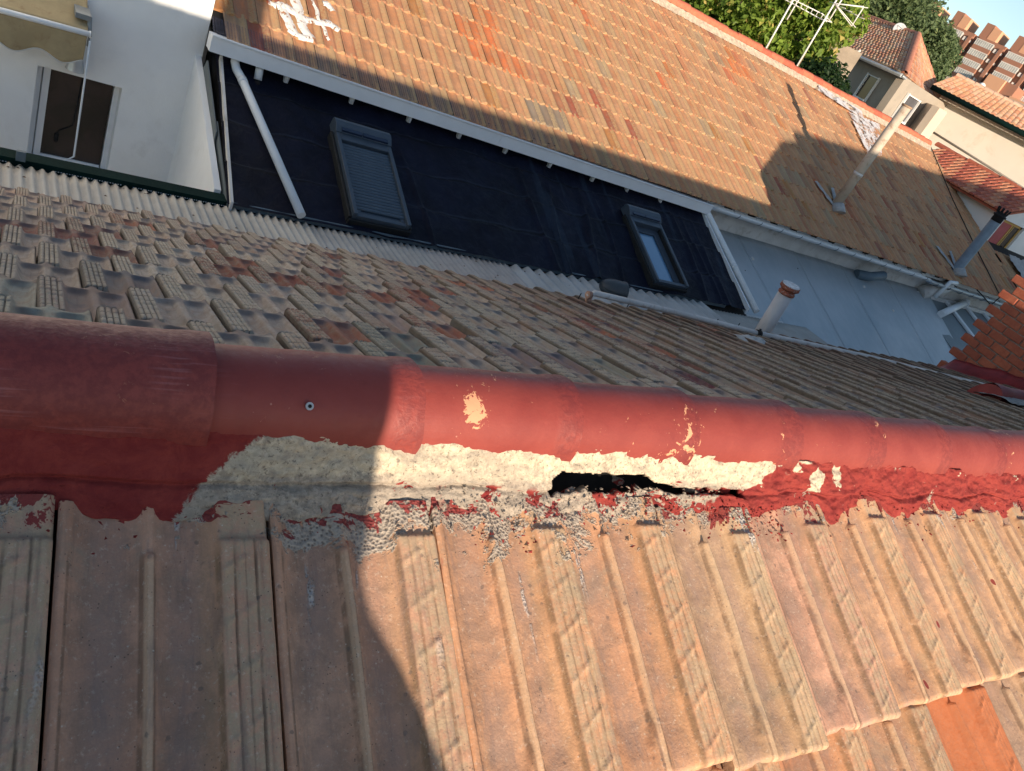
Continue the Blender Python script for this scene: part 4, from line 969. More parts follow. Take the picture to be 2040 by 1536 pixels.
for i in range(130):
    xx = -.6+i*.02
    if not (.28 < xx < .62 or 1.1 < xx < 1.2): mb.box((xx, 6.708, -3.128), (xx+.010, 6.713, -3.124))
wpart(mb, 'rivet_line', M_white, SH)
mb = MB(); mb.prism([(2.0, 6.705, -3.135), (xs3+.6, 6.705, -3.135), (xs3+.6, 6.705, -3.080), (2.0, 6.705, -3.072)], (0, .02, 0)); bevel(wpart(mb, 'edge_flashing', M_flash, SH), .004)
mb = MB(); P = at_y(40,318,6.7); mb.box((P.x-.03, 6.69, P.z-.01), (P.x+.035, 6.72, P.z+.07)); wpart(mb, 'gutter_clamp', M_flash, SH)
# debris on the sheets
mb = MB()
for _ in range(60):
    x, y = random.uniform(0, 7.2), random.choice([random.uniform(6.0, 6.66), random.uniform(6.55, 6.68)]); s_ = random.uniform(.006, .018); z = shz(y)+.016
    mb.add([(x-s_, y, z), (x, y-s_, z+.004), (x+s_, y, z), (x, y+s_*.6, z+.006)], [(0,1,2,3)])
o = wpart(mb, 'dry_leaves', plain('dry_leaf', (.09, .05, .03), .9), SH); o['kind'] = 'stuff'

# dark vent hood standing on the sheets
VH = thing('vent_hood', 'dark grey plastic hood lying on the corrugated sheets below the open skylight', 'vent', at_y(1218,585,6.3))
c = VH.location.copy()+Vector((0, 0, .02)); ax = Vector((.93, -.30, .06)).normalized(); up = Vector((0, 0, 1)); sd_ = ax.cross(up).normalized(); up = sd_.cross(ax)
mb = MB()
def hood(u, a):
    th = a*2*math.pi; q = u; r = .145*math.sqrt(max(0, 1-(1-min(1, q/.62))**2)) if q < .62 else .145+.010*(q > .9)
    r = max(r, .002); return c+ax*(-.20+.34*q)+(sd_*math.cos(th)+up*math.sin(th)*.78)*r+up*.05
mb.grid(20, 28, hood); o = wpart(mb, 'hood', plain('charcoal_plastic', (.05, .058, .065), .5, .1), VH); o.modifiers.new('t', 'SOLIDIFY').thickness = .006
mb = MB(); mb.tube([c+Vector((.05, 0, -.2)), c+Vector((.02, 0, .02))], .05, 12); wpart(mb, 'stem', M_dark, VH)

# long white pipe along the eave, on its supports
def hpl(px, py, h): return on_plane(px, py, L2W(0, h, 0), NHh)
LP = thing('eave_pipe', 'long thin white pipe running above the eave of the near roof', 'pipe', hpl(1178,583,4.25))
path = [hpl(1171,606,3.9), hpl(1174,588,3.9), hpl(1184,584,3.9), hpl(1340,621,3.9), hpl(1510,664,3.85), hpl(1735,712,3.75), hpl(1870,746,3.4), hpl(1997,777,2.85)]
M_pipe = plain('chalky_white_pipe', (.56, .53, .50), .6, .12, 4, bump=.15, dirt=(.38,.30,.25))
mb = MB(); mb.tube(path, .026, 12); wpart(mb, 'pipe', M_pipe, LP)
mb = MB(); a = path[4]; mb.tube([a+Vector((0, 0, .05)), a+Vector((0, -.01, -.22))], .012, 8); mb.tube([a+Vector((-.03, 0, 0)), a+Vector((.03, 0, 0))], .036, 12); wpart(mb, 'strap', M_dark, LP)
mb = MB(); mb.tube([path[0], path[1]], .0275, 10); mb.tube([path[1]+Vector((-.02, 0, 0)), path[1]+Vector((.015, 0, .0))], .034, 10); wpart(mb, 'rusty_elbow', plain('rust_elbow', (.42, .25, .18), .85, .3, 20), LP)
VP_ = thing('vent_pipe', 'short white vent pipe with rusty ringed cap beside the near eave', 'pipe', hpl(1516,668,4.45))
a, c = hpl(1517,664,4.5), hpl(1566,585,4.5); d = (c-a); a = a-d*.5
mb = MB(); mb.tube([a, c], .086, 24); wpart(mb, 'pipe', plain('grey_white_pipe', (.50, .50, .51), .55, .06), VP_)
dn = d.normalized(); M_rust = plain('rusty_paint', (.27, .085, .05), .8, .25, 16, dirt=(.50,.46,.43))
mb = MB(); mb.tube([c, c+dn*.018, c+dn*.02, c+dn*.05], [.094, .094, .082, .082], 24); mb.tube([c+dn*.05, c+dn*.07, c+dn*.105], [.088, .112, .108], 24); wpart(mb, 'cap', M_rust, VP_)
mb = MB(); mb.tube([c+dn*.103, c+dn*.112], .100, 24); wpart(mb, 'cap_rim', plain('chipped_white_cap', (.60, .60, .60), .7, .2, 20, dirt=(.25,.07,.045)), VP_)
# cement dab and wire hooks on the near roof edge
def far_pt(px, py, dh=.02):
    n_ = (NZ+NHh*SF).normalized(); return on_plane(px, py, L2W(0, .17, -.085+dh), n_)
mb = MB(); P = far_pt(1508, 684)
for _ in range(5):
    q = P+NX*random.uniform(-.12, .12)+NHh*random.uniform(-.05, .05); mb.grid(10, 8, lambda u, t: q+NX*(u-.5)*.22+NHh*(t-.5)*.14+NZ*(.030*math.sin(u*3.14)*math.sin(t*3.14)-.02*(t-.5)+.01*noise.noise(Vector((u*5, t*5, q.x)))))
o = mb.build('cement_dab', plain('grey_cement_dab', (.38,.38,.37), .95, .2, 20, bump=.6)); o.parent = house; o.matrix_parent_inverse = NM.inverted()
for k_, (px, py) in enumerate(((1246,617),(1318,632),(1420,652),(1463,660),(1147,604))):
    P = far_pt(px, py, 0); mb = MB(); mb.tube([P+Vector((0,0,-.05)), P+Vector((0, 0, .10))], .005, 6); o = mb.build('wire_hook', M_dark); o.parent = house; o.matrix_parent_inverse = NM.inverted()
mb = MB()                                                   # chalky lime splashes on the far slope
for (px, py, w_) in ((868,524,.06),(938,598,.05),(1168,627,.09),(1298,660,.08),(1640,738,.10),(1665,742,.07)):
    P = far_pt(px, py, .014); mb = MB()
    mb.grid(8, 6, lambda u, t: P+NX*(u-.5)*w_+NHh*(t-.5)*w_*.8*(1-.5*noise.noise(P*9+Vector((u*3, 0, 0))))+NZ*(.006*math.sin(u*3.14)*math.sin(t*3.14)-.407*(t-.5)*w_*.8))
    o = mb.build('lime_splash', M_thin); o.parent = house; o.matrix_parent_inverse = NM.inverted()

# ================================================================== metal lean-to, panel lean-to
ML = thing('metal_lean_to', 'lean-to roofed with smooth blue grey metal sheets behind the vent pipe', 'lean-to', (13, 7.5, -3.2))
PM = 20.0; zM = -2.66
def mh(px, py, dzz=0): return on_pitch(px, py, 8.83, zM+dzz, PM)
b = NB('blue_grey_metal_sheet'); tc = b.texco(); X = b.sep(tc); nA = b.noise(tc, .7, 4, .6, .3); nB = b.noise(b.mapping(tc, (1, .12, 1)), 9, 4, .7)
cA = b.mix(b.ramp(nA, .3, .7), (.34, .39, .42), (.45, .475, .49)); cA = b.mix(b.ramp(nB, .55, .75, 0, .25), cA, (.40, .43, .45))
M_bm = b.out(cA, b.ramp(nB, .3, .7, .32, .5), b.bump(nA, .15, .02), .25, .5)
TLx, TRx = 9.98, mh(1846,584).x+.05
BRx = mh(1925,735).x
def mrow(u, t):
    x = lerp(lerp(TLx, TRx, u), lerp(TLx+.1, BRx, u), t); y = lerp(8.82, 5.9, t); return Vector((x, y, zM+(y-8.83)*math.tan(R(PM))))
seams = [0, .155, .36, .56, .78, 1.0]
for a, c in zip(seams[:-1], seams[1:]):
    mb = MB(); mb.grid(24, 20, lambda u, t: mrow(lerp(a, c-.0012, u), t)+Vector((0, 0, .012*(1-abs(2*u-1))**.0*0+.006*math.sin(u*math.pi)+.010*(u > .985)+.004*math.sin(t*5+a*9))))
    o = wpart(mb, 'metal_sheet', M_bm, ML); s_ = o.modifiers.new('t', 'SOLIDIFY'); s_.thickness = .01; s_.offset = -1
for px, py in ((1498,516),(1720,572),(1778,620)):
    P = mh(px, py); mb = MB(); mb.tube([P, P+Vector((0, -.01, .03))], .045, 12, r1=.03); wpart(mb, 'fixing_cap', M_greywhite, ML)
for px, py in ((1483,540),(1588,536)):
    P = mh(px, py); mb = MB(); mb.tube([P, P+Vector((0, 0, .02))], .018, 8); wpart(mb, 'fixing_cap', M_dark, ML)
mb = MB(); mb.box((TLx, 5.95, GZ), (BRx-.2, 8.75, -4.1)); mb.prism([(TLx+.05, 6.0, -4.1), (TLx+.05, 8.75, -4.1), (TLx+.05, 8.75, zM-.06), (TLx+.05, 6.0, -3.72)], (.05, 0, 0)); wpart(mb, 'wall', M_greywhite, ML)
# panel lean-to to its right
PLt = thing('panel_lean_to', 'small lean-to of grey roof panels with white battens under the cream wall', 'lean-to', (21, 8, -3.5))
zP = at_y(1870,592,8.8).z-.05
def ph(px, py, dzz=0): return on_pitch(px, py, 8.8, zP+dzz, 16)
M_gp = plain('grey_panel', (.17, .20, .21), .5, .08, 2, bump=.05)
xa_, xb_ = BRx-.2, ph(2010,650).x+1.5; tP = math.tan(R(16)); xs_ = [xa_, *[ph(px, py).x for px, py in ((1897,622),(1937,632),(1975,648))], xb_]
for a, c in zip(xs_[:-1], xs_[1:]):
    mb = MB(); mb.prism([(a+.004, 8.8, zP), (c-.004, 8.8, zP), (c-.004, 6.2, zP-2.6*tP), (a+.004, 6.2, zP-2.6*tP)], (0, 0, -.03)); wpart(mb, 'panel', M_gp, PLt)
for a in xs_[1:-1]:
    mb = MB(); mb.prism([(a-.07, 8.78, zP+.004), (a+.07, 8.78, zP+.004), (a+.07, 6.2, zP-2.58*tP+.004), (a-.07, 6.2, zP-2.58*tP+.004)], (0, 0, .06)); bevel(wpart(mb, 'batten', M_white, PLt), .01)
mb = MB(); mb.box((xa_+.1, 8.70, zP-.02), (xb_, 8.79, zP+.07)); wpart(mb, 'head_flashing', M_greywhite, PLt)
mb = MB(); mb.box((xa_+.1, 6.3, GZ), (xb_, 8.7, zP-.9)); wpart(mb, 'wall', M_greywhite, PLt)
a, c = ph(1874,626,.10), ph(1921,604,.16); mb = MB(); mb.tube([a, c], .085, 16); mb.tube([c, c+(c-a).normalized()*.12], .11, 16); wpart(mb, 'drain_pipe', M_pvc, PLt)
mb = MB(); dd = (c-a).normalized(); mb.tube([c+dd*.121, c+dd*.125], .07, 14); wpart(mb, 'pipe_mouth', M_dark, PLt)
# outlets and short pipes under the terrace gutter
a = at_y(1733,551,8.55); mb = MB(); mb.tube([a+Vector((-.35, .1, -.06)), a, a+Vector((.35, -.05, .12))], .10, 14); wpart(mb, 'gutter_outlet', M_flash, terrace)
a = at_y(1856,583,8.6); mb = MB(); mb.tube([a+Vector((-.25, .1, -.12)), a+Vector((.45, 0, .28))], .16, 14); wpart(mb, 'gutter_outlet', M_greywhite, terrace)
a, c = at_y(1862,592,8.45), at_y(1893,562,8.45); mb = MB(); mb.tube([a, c, c+Vector((.3, 0, .02))], .05, 12); wpart(mb, 'downpipe', M_pvc, terrace)
for pts in (((1850,282),(1897,395),(1940,485),(1986,577),(1992,588)), ((1946,577),(1960,592),(1974,608),(1992,592))):
    roofy = pts[0][1] < 400
    mb = MB(); path = [on_pitch(px, py, 8.6, -2.04, 23.04) if (px, py) != (1992,588) else at_y(px, py, 8.45) for px, py in pts] if roofy else [at_y(px, py, 8.40) for px, py in pts]
    mb.tube(path, .014, 6); wpart(mb, 'cable', M_dark, terrace)

# ================================================================== brick gable wall with toothed end
BX = 10.6
BW = thing('brick_wall', 'orange brick wall with a toothed end rising from the near roof at the right', 'wall', (BX, 3.5, -2.1))
def top_z(y): return -.55+(4.08-y)*.34 if y > -.7 else 1.08
b = NB('orange_brick'); tc = b.texco(kind='Object'); oi = b.n('ShaderNodeObjectInfo'); geo = b.n('ShaderNodeNewGeometry').outputs['Position']
nA = b.noise(geo, 14, 5, .7); cA = b.mix(b.ramp(nA, .3, .7), (.34, .085, .045), (.46, .14, .07)); cA = b.mix(b.ramp(oi.outputs['Random'], 0, 1, 0, .5), cA, (.26, .07, .045))
M_brick = b.out(cA, .9, b.bump(b.noise(geo, 60, 4), .5, .004))
M_joint = plain('old_mortar_joint', (.22, .18, .15), .95, .3, 25, bump=.6)
bl, bh, jt = .242, .112, .014
me_b = None; mb = MB(); mb.box((-.06, 0, 0), (.055, bl-jt, bh-jt)); brick_me = mb.mesh('brick', M_brick)
bms = []
for s_ in range(3):
    bm = bmesh.new(); bm.from_mesh(brick_me); bmesh.ops.bevel(bm, geom=bm.edges, offset=.007, segments=1, affect='EDGES')
    for v in bm.verts: v.co += Vector((random.uniform(-.003, .003), random.uniform(-.003, .003), random.uniform(-.003, .003)))
    me = bpy.data.meshes.new('brick'); me.materials.append(M_brick); bm.to_mesh(me); bm.free(); bms.append(me)
zrow = -2.42; r_ = 0
while zrow < .1:
    end = 4.24 if r_ % 2 == 0 else 4.12; y = end
    while y > 2.2:
        y -= bl
        if zrow+bh <= top_z(y+bl)+.06 and scr((BX, y+bl, zrow+bh)) and scr((BX, y+bl, zrow+bh))[0] < 2120:
            o = bpy.data.objects.new('brick', bms[(r_+int(y*7)) % 3]); COL.objects.link(o); o.parent = BW
            o.matrix_parent_inverse = Matrix.Translation(-BW.location); o.location = (BX+random.uniform(-.004, .004), y+jt/2, zrow+jt/2); o.rotation_euler = (R(random.uniform(-.5, .5)), 0, R(random.uniform(-.6, .6)))
    zrow += bh; r_ += 1
mb = MB(); mb.prism([(BX-.045, 4.10, -2.4), (BX-.045, 4.10, top_z(4.1)-.03), (BX-.045, -.7, top_z(-.69)-.03), (BX-.045, -1.6, 1.05), (BX-.045, -1.6, -2.4)], (.09, 0, 0)); wpart(mb, 'mortar', M_joint, BW)
mb = MB(); mb.prism([(BX+.046, 4.10, -9), (BX+.046, 4.10, top_z(4.1)), (BX+.046, -.7, top_z(-.69)), (BX+.046, -3.0, 1.62), (BX+.046, -3.0, -9)], (.30, 0, 0)); wpart(mb, 'backing', M_brick, BW)
M_dred = plain('dark_red_flashing_paint', (.19, .022, .024), .5, .25, 6, bump=.25)
a = 2.2
mb = MB()
def fl(u, t):
    h = lerp(2.3, 4.16, u); P = L2W(0, h, far_z(h)); P.x = BX; zz_ = L2W((BX-NO.x)/NX.x, h, far_z(h)).z
    w_ = .03*noise.noise(Vector((u*9, 0, 4))); return (BX-.07-.26*(1-t), P.y-(BX-NO.x)*.061, zz_+.03+(.16+w_)*t**2)
mb.grid(40, 8, fl); o = mb.build('base_flashing', M_dred, BW); o.matrix_parent_inverse = Matrix.Translation(-BW.location); o.modifiers.new('t', 'SOLIDIFY').thickness = .012
# red painted cap tile lying on the slope in front of it
P = far_pt(1992, 800, .03); mb = MB(); mb.grid(16, 14, lambda u, a: P+NX*(u*1.3)+NHh*(.13-math.cos(a*3.1416)*.13)+NZ*(math.sin(a*3.1416)*.15-.407*(.13-math.cos(a*3.1416)*.13)+.02*noise.noise(Vector((u*6, a*3, 0)))-.02))
n = 15; pts = [P+NHh*(.13-math.cos(j/14*3.1416)*.13)+NZ*(math.sin(j/14*3.1416)*.15-.407*(.13-math.cos(j/14*3.1416)*.13)-.02) for j in range(n)]; mb.add(pts, [tuple(range(n))])
o = mb.build('red_cap_tile', M_dred); o.parent = house; o.matrix_parent_inverse = NM.inverted()
mb = MB(); mb.grid(40, 10, lambda u, t: P+NX*(u*1.4-.12)+NHh*(t*.3-.13)+NZ*(-.407*(t*.3-.13)+.02+.03*math.sin(t*3.14)+.012*noise.noise(Vector((u*20, t*6, 0)))))
o = mb.build('cement_bed', plain('rough_grey_cement', (.22,.21,.20), .95, .3, 30, bump=.9)); o.parent = house; o.matrix_parent_inverse = NM.inverted()

# ================================================================== flues, aerials
def flue(px0, py0, px1, py1, r, mat, name, label, kind):
    base = on_pitch(px0, py0, 8.6, -2.08, 23.04); top = at_y(px1, py1, base.y)
    t = thing(name, label, 'flue pipe', base); mb = MB(); ax = (top-base); n_ = 12
    if kind == 'plain': mb.tube([base-ax*.03, top], r, 18)
    else:
        path = []; rr = []
        for i in range(24): path += [base+ax*(i/24), base+ax*((i+.08)/24)]; rr += [r*1.04, r]
        mb.tube(path, rr, 18)
    wpart(mb, 'pipe', mat, t); return t, base, top
M_fl1 = plain('dusty_beige_pipe', (.50, .42, .33), .7, .12, 3, bump=.15, dirt=(.33,.22,.15)); 
t, ba, to = flue(1662, 412, 1806, 213, .095, M_fl1, 'flue_pipe', 'tall plain beige flue pipe rising from the middle of the terrace roof', 'plain')
mb = MB(); mb.tube([to-Vector((0,0,.005)), to+Vector((0,0,.03))], .106, 18); wpart(mb, 'collar', plain('rusty_collar', (.36,.24,.16), .8, .2), t)
mb = MB(); mb.tube([to+Vector((0,0,.031)), to+Vector((0,0,.034))], .09, 18); wpart(mb, 'mouth', M_dark, t)
mid = ba.lerp(to, .33); mb = MB(); mb.tube([mid, mid+Vector((0,0,.06))], .101, 18); wpart(mb, 'joint', M_greywhite, t)
M_cem2 = plain('grey_sealing_cement', (.36, .36, .36), .9, .15, 10, bump=.5)
def vbase(t, ba, s_):
    mb = MB(); u_ = Vector((0, cosU, sinU)); n_ = Vector((0, -sinU, cosU))
    for sg in (-1, 1):
        mb.grid(10, 5, lambda u, v: ba+u_*(u*.55*s_)+Vector((1, 0, 0))*(sg*(.05+u*.26*s_)+(v-.5)*.13*s_)+n_*(.03+.02*math.sin(v*3.14)+.012*noise.noise(Vector((u*5, v*3, sg)))))
    mb.tube([ba-u_*.16+n_*.0, ba+n_*.10], .16*s_, 12, r1=.11*s_); wpart(mb, 'cement_collar', M_cem2, t)
vbase(t, ba, 1)
t, ba, to = flue(1903, 540, 1997, 424, .115, plain('ribbed_blue_grey_flue', (.17, .21, .25), .5, .12, 5, metal=.3), 'flue_pipe', 'dark ribbed metal flue with a crown cowl near the right end of the terrace roof', 'rib')
mb = MB(); ax = (to-ba).normalized(); mb.tube([to-ax*.22, to], .125, 18)
for k_ in range(9):
    a = k_/9*6.283; o_ = Vector((math.cos(a), math.sin(a), 0))*.115; mb.tube([to+o_-ax*.02, to+o_*1.25+ax*.10], .018, 5)
mb.tube([to-ax*.10, to-ax*.06], .15, 18); wpart(mb, 'crown_cowl', M_dark, t); vbase(t, ba, 1.15)

M_ant = plain('white_aerial_metal', (.72, .70, .66), .4, .05, metal=.1, bump=.02); M_cab = plain('tan_cable', (.40, .27, .16), .7)
def aerial(px0, py0, px1, py1, y, label, style):
    a = at_y(px0, py0, y); c = at_y(px1, py1, y); c = Vector((a.x+(c.x-a.x)*.5, y, c.z)); a = Vector((a.x, y, a.z-.5)); t = thing('tv_aerial', label, 'aerial', a, group=None)
    ax = c-a; c2 = a+ax*1.25
    mb = MB(); mb.tube([a, c2], .022, 8); wpart(mb, 'mast', M_ant, t)
    mb = MB(); mb.tube([a+Vector((.10, .02, .2)), a+ax*.5+Vector((.05, .02, 0)), a+ax*.95+Vector((.03, .02, 0))], .007, 5); wpart(mb, 'cable', M_cab, t)
    bm_ = a+ax*.97; dirb = Vector((.93, -.35, .02)).normalized(); s_ = dirb.cross(Vector((0,0,1)))
    mb = MB()
    if style == 0:
        for z_ in (0, .14): mb.tube([bm_+dirb*-.3+Vector((0,0,z_*.5)), bm_+dirb*.9+Vector((0,0,z_*.8)), bm_+dirb*1.25+Vector((0,0,.05))], .012, 6)
        for k_ in range(9): mb.tube([bm_+dirb*(-.25+.16*k_)-s_*.16, bm_+dirb*(-.25+.16*k_)+s_*.16], .008, 5); mb.tube([bm_+dirb*(-.2+.16*k_), bm_+dirb*(-.2+.16*k_)+Vector((0,0,.12))], .008, 5)
    else:
        for q in (-1, 1):
            mb.tube([bm_, bm_+dirb*.75+Vector((0,0,q*.24))], .012, 6)
            mb.tube([bm_+s_*.05, bm_+dirb*.75+s_*.2+Vector((0,0,q*.24))], .010, 6)
        for k_ in range(5): mb.tube([bm_+dirb*.2*k_-s_*.25, bm_+dirb*.2*k_+s_*.25], .008, 5)
        mb.tube([bm_+dirb*.75+Vector((0,0,-.24)), bm_+dirb*.75+Vector((0,0,.24))], .016, 6)
    wpart(mb, 'yagi_head', M_ant, t)
    mb = MB(); mb.tube([bm_+Vector((.16, 0, .35)), bm_+Vector((.16, 0, -.35))], .02, 6); wpart(mb, 'vertical_element', M_ant, t)
aerial(1520, 108, 1577, 0, 15.0, 'left TV aerial mast standing behind the orange ridge in front of the leaves', 0)
aerial(1583, 140, 1664, 0, 14.4, 'right TV aerial mast with a fan shaped head behind the orange ridge', 1)

# ================================================================== neighbour at the right end of the terrace
RN = thing('white_dormer_house', 'white rendered house with a red blinded window under a new red clay roof', 'house', (27, 12, -2))
YD = 10.53
M_brightwall = plain('bright_white_render', (.78, .77, .75), .9, .05, 1.0, bump=.2)
M_redroof = plain('new_red_clay', (.44, .13, .075), .8, .2, 6, bump=.3, dirt=(.36, .12, .08))
wx0, wx1, wz0, wz1 = 23.2, 24.6, -1.42, -.62; zt = -.62
mb = MB()
for lo, hi in (((23.0, YD, GZ), (wx0, YD+.25, -.5)), ((wx1, YD, GZ), (26.4, YD+.25, -.5)), ((wx0, YD, wz1), (wx1, YD+.25, -.5)), ((wx0, YD, GZ), (wx1, YD+.25, wz0)), ((23.0, YD+.25, GZ), (26.4, 14.2, -.5))): mb.box(lo, hi)
mb.prism([(23.0, YD, -.5), (26.4, YD, -.5), (24.7, YD, .08)], (0, 3.6, 0)); wpart(mb, 'wall', M_brightwall, RN)
wn = bpy.data.objects.new('window', None); COL.objects.link(wn); wn.parent = RN; wn.matrix_local = Matrix.Translation(Vector((wx0, YD+.07, wz0))-RN.location)
W_, H_ = wx1-wx0, wz1-wz0; M_wood = plain('yellow_pine', (.52, .30, .08), .6, .12, 10)
mb = MB(); mb.box((0, 0, H_-.07), (W_, .07, H_)); mb.box((W_*.56, .0, 0), (W_*.61, .06, H_-.07)); mb.box((W_*.66, .01, 0), (W_*.69, .06, H_-.07)); mb.box((0, 0, 0), (W_, .05, .05)); mb.box((W_*.94, 0, 0), (W_, .06, H_)); mb.build('frame', M_wood, wn)
mb = MB(); mb.box((.0, .02, .05), (W_*.56, .03, H_-.07)); mb.build('red_blind', plain('dusty_red_blind', (.42, .10, .10), .8, .08, 5), wn)
mb = MB(); mb.box((W_*.61, .02, .05), (W_*.94, .03, H_-.07)); mb.build('pane', M_pane, wn)
mb = MB(); mb.box((-.10, -.10, -.10), (W_+.1, .0, 0)); mb.build('sill', M_brightwall, wn)
xL, zE, zR = 22.68, -.50, .16
mb = MB(); mb.prism([(xL, YD-.12, zE), (24.7, YD-.12, zR), (26.8, YD-.12, zE), (26.8, YD-.12, zE-.06), (24.7, YD-.12, zR-.06), (xL, YD-.12, zE-.06)], (0, 3.9, 0)); wpart(mb, 'roof_deck', M_redroof, RN)
bt = MB(); bt.grid(1, 6, lambda u, a: (-u*.42, math.cos(a*3.1416)*.075, math.sin(a*3.1416)*.06)); bt.f = [f[::-1] for f in bt.f]
bt.add([(-.42, math.cos(j/6*3.1416)*.075, math.sin(j/6*3.1416)*.06) for j in range(7)], [tuple(range(7))])
bmats = [bt.mesh('barrel_tile', m) for m in (M_redroof, plain('new_red_clay_pale', (.52, .22, .12), .8, .2, 6), plain('new_red_clay_dark', (.33, .085, .055), .8, .2, 6))]
ang_ = math.atan2(zR-zE, 24.7-xL); ln_ = math.hypot(zR-zE, 24.7-xL)
for r_ in range(6):
    for k_ in range(23):
        s_ = (r_+1)*.36-.06; y = YD-.06+k_*.165
        o = bpy.data.objects.new('roof_tile', bmats[(k_*7+r_*3) % 5 % 3]); COL.objects.link(o); o.parent = RN
        o.location = Vector((xL+s_*math.cos(ang_), y, zE+s_*math.sin(ang_)+.035))-RN.location; o.rotation_euler = (0, -ang_+R(3), R(random.uniform(-2, 2)))
for k_ in range(10):
    o = bpy.data.objects.new('ridge_cap', cm[k_ % 2]); COL.objects.link(o); o.parent = RN; o.location = Vector((24.7, YD-.1+k_*.40, zR+.03+random.uniform(-.015, .015)))-RN.location; o.rotation_euler = (0, 0, R(90))
# its lower roof, carrying on the terrace slope
it2 = []
for i in range(12):
    for k in range(40):
        yl = 8.56+i*UEXP*cosU; yu = yl+.49*math.cos(R(21.2)); x = 23.02+(k+(.5 if i % 2 else 0))*UW
        if yl > YD-.5: continue
        m = Matrix.Translation((x-27, yu-12, uz(yu)-.014+2)) @ Matrix.Rotation(R(21.2), 4, 'X') @ Matrix.Rotation(R(random.uniform(-.6,.6)), 4, 'Z')
        it2.append((m, random.choice([(.52,.31,.17), (.55,.24,.12), (.50,.33,.20), (.48,.28,.15)]) if x < 30 else (.5,.3,.17), 'up'))
lay_tiles(RN, it2, lambda i, k: up_meshes[i % 4], up_low, M_upA, limit=240)
mb = MB(); mb.prism([(23.0, 8.6, uz(8.6)-.035), (33, 8.6, uz(8.6)-.035), (33, YD, uz(YD)-.035), (23.0, YD, uz(YD)-.035)], (0, 0, -.05)); mb.box((23.0, 8.9, GZ), (33, YD-.01, -2.2)); wpart(mb, 'roof_boarding', M_dark, RN)
mb = MB(); P = on_pitch(2030, 540, 8.6, -2.05, 23.04); mb.grid(14, 12, lambda u, t: P+Vector(((u-.3)*1.3, (t-.5)*cosU*.9, (t-.5)*sinU*.9+.08+.05*noise.noise(Vector((u*6, t*6, 0)))))); wpart(mb, 'cement_patch', M_cem2, RN)

# ================================================================== houses beyond
def pos(px, py, d): return at_d(px, py, d)
def walls(name, mat, parent, pts, z0, z1, th=.3):
    mb = MB()
    for a, c in zip(pts[:-1], pts[1:]):
        a, c = Vector(a), Vector(c); n_ = (c-a).cross(Vector((0,0,1))).normalized()*th
        if n_.dot(a) < 0: n_ = -n_
        mb.prism([(a.x, a.y, z0), (c.x, c.y, z0), (c.x, c.y, z1), (a.x, a.y, z1)], n_)
    return wpart(mb, name, mat, parent)
def slope_tiles(parent, E0, E1, R0, R1, mats, rowh=.40, tw=.24, name='roof_tile', limit=260, clip=None, lift=.03):
    """barrel-like tiles laid on the quad eave E0-E1, ridge R0-R1"""
    E0, E1, R0, R1 = map(Vector, (E0, E1, R0, R1)); nrm = (E1-E0).cross(R0-E0).normalized()
    if nrm.z < 0: nrm = -nrm
    ln = ((R0+R1)/2-(E0+E1)/2).length; nr = max(1, int(ln/rowh)); parts = []; 
    for r_ in range(nr):
        a = E0.lerp(R0, r_/nr); c = E1.lerp(R1, r_/nr); a2 = E0.lerp(R0, (r_+1.12)/nr); c2 = E1.lerp(R1, (r_+1.12)/nr); nt = max(1, int((c-a).length/tw))
        for k in range(nt):
            u0, u1 = k/nt, (k+1)/nt; parts.append((a.lerp(c, u0), a.lerp(c, u1), a2.lerp(c2, u1), a2.lerp(c2, u0)))
    bmx = {}
    for j, (p, q, q2, p2) in enumerate(parts):
        key = random.randrange(len(mats)); mb = MB()
        pr = [0, .018, .036, .042, .036, .018, 0]; n_ = len(pr)
        lo = [p.lerp(q, i/(n_-1))+nrm*(pr[i]*1.1+lift) for i in range(n_)]; hi = [p2.lerp(q2, i/(n_-1))+nrm*(pr[i]*1.1+.005) for i in range(n_)]; bt_ = [v-nrm*.06 for v in lo]
        if j < limit:
            mb.add(lo+hi, [(i, i+1, i+1+n_, i+n_) for i in range(n_-1)], True); mb.add(lo+bt_, [(i+1, i, i+n_, i+1+n_) for i in range(n_-1)]); wpart(mb, name, mats[key], parent)
        else:
            m_ = bmx.setdefault(key, MB()); m_.add(lo+hi, [(i, i+1, i+1+n_, i+n_) for i in range(n_-1)], True); m_.add(lo+bt_, [(i+1, i, i+n_, i+1+n_) for i in range(n_-1)])
    if bmx:
        allm = MB()
        for key, m_ in bmx.items():
            b0 = len(allm.v); allm.v += m_.v; allm.f += [[i+b0 for i in f] for f in m_.f]; allm.sm += m_.sm; allm.mi += [key]*len(m_.f)
        o = wpart(allm, name+'_field', mats, parent); o['kind'] = 'stuff'
def cap_row(parent, a, c, mat, r=.12, step=.42):
    a, c = Vector(a), Vector(c); n_ = max(2, int((c-a).length/step)); d = (c-a).normalized(); s_ = d.cross(Vector((0,0,1))).normalized(); u_ = s_.cross(d)
    for k in range(n_):
        p = a.lerp(c, k/n_); q = a.lerp(c, (k+1.05)/n_); mb = MB()
        mb.grid(1, 8, lambda u, t: p.lerp(q, u)+s_*(-math.cos(t*3.1416)*r*(1.12-.15*u))+u_*(math.sin(t*3.1416)*r*(1.12-.15*u))); wpart(mb, 'ridge_cap', mat, parent)
far_clay = [plain('far_clay_%s' % n, c, .85, .15, 4) for n, c in (('buff', (.60,.42,.27)), ('orange', (.58,.32,.18)), ('pink', (.58,.37,.26)), ('red', (.54,.25,.15)))]
M_farred = plain('far_red_caps', (.46, .19, .12), .8, .15, 5)

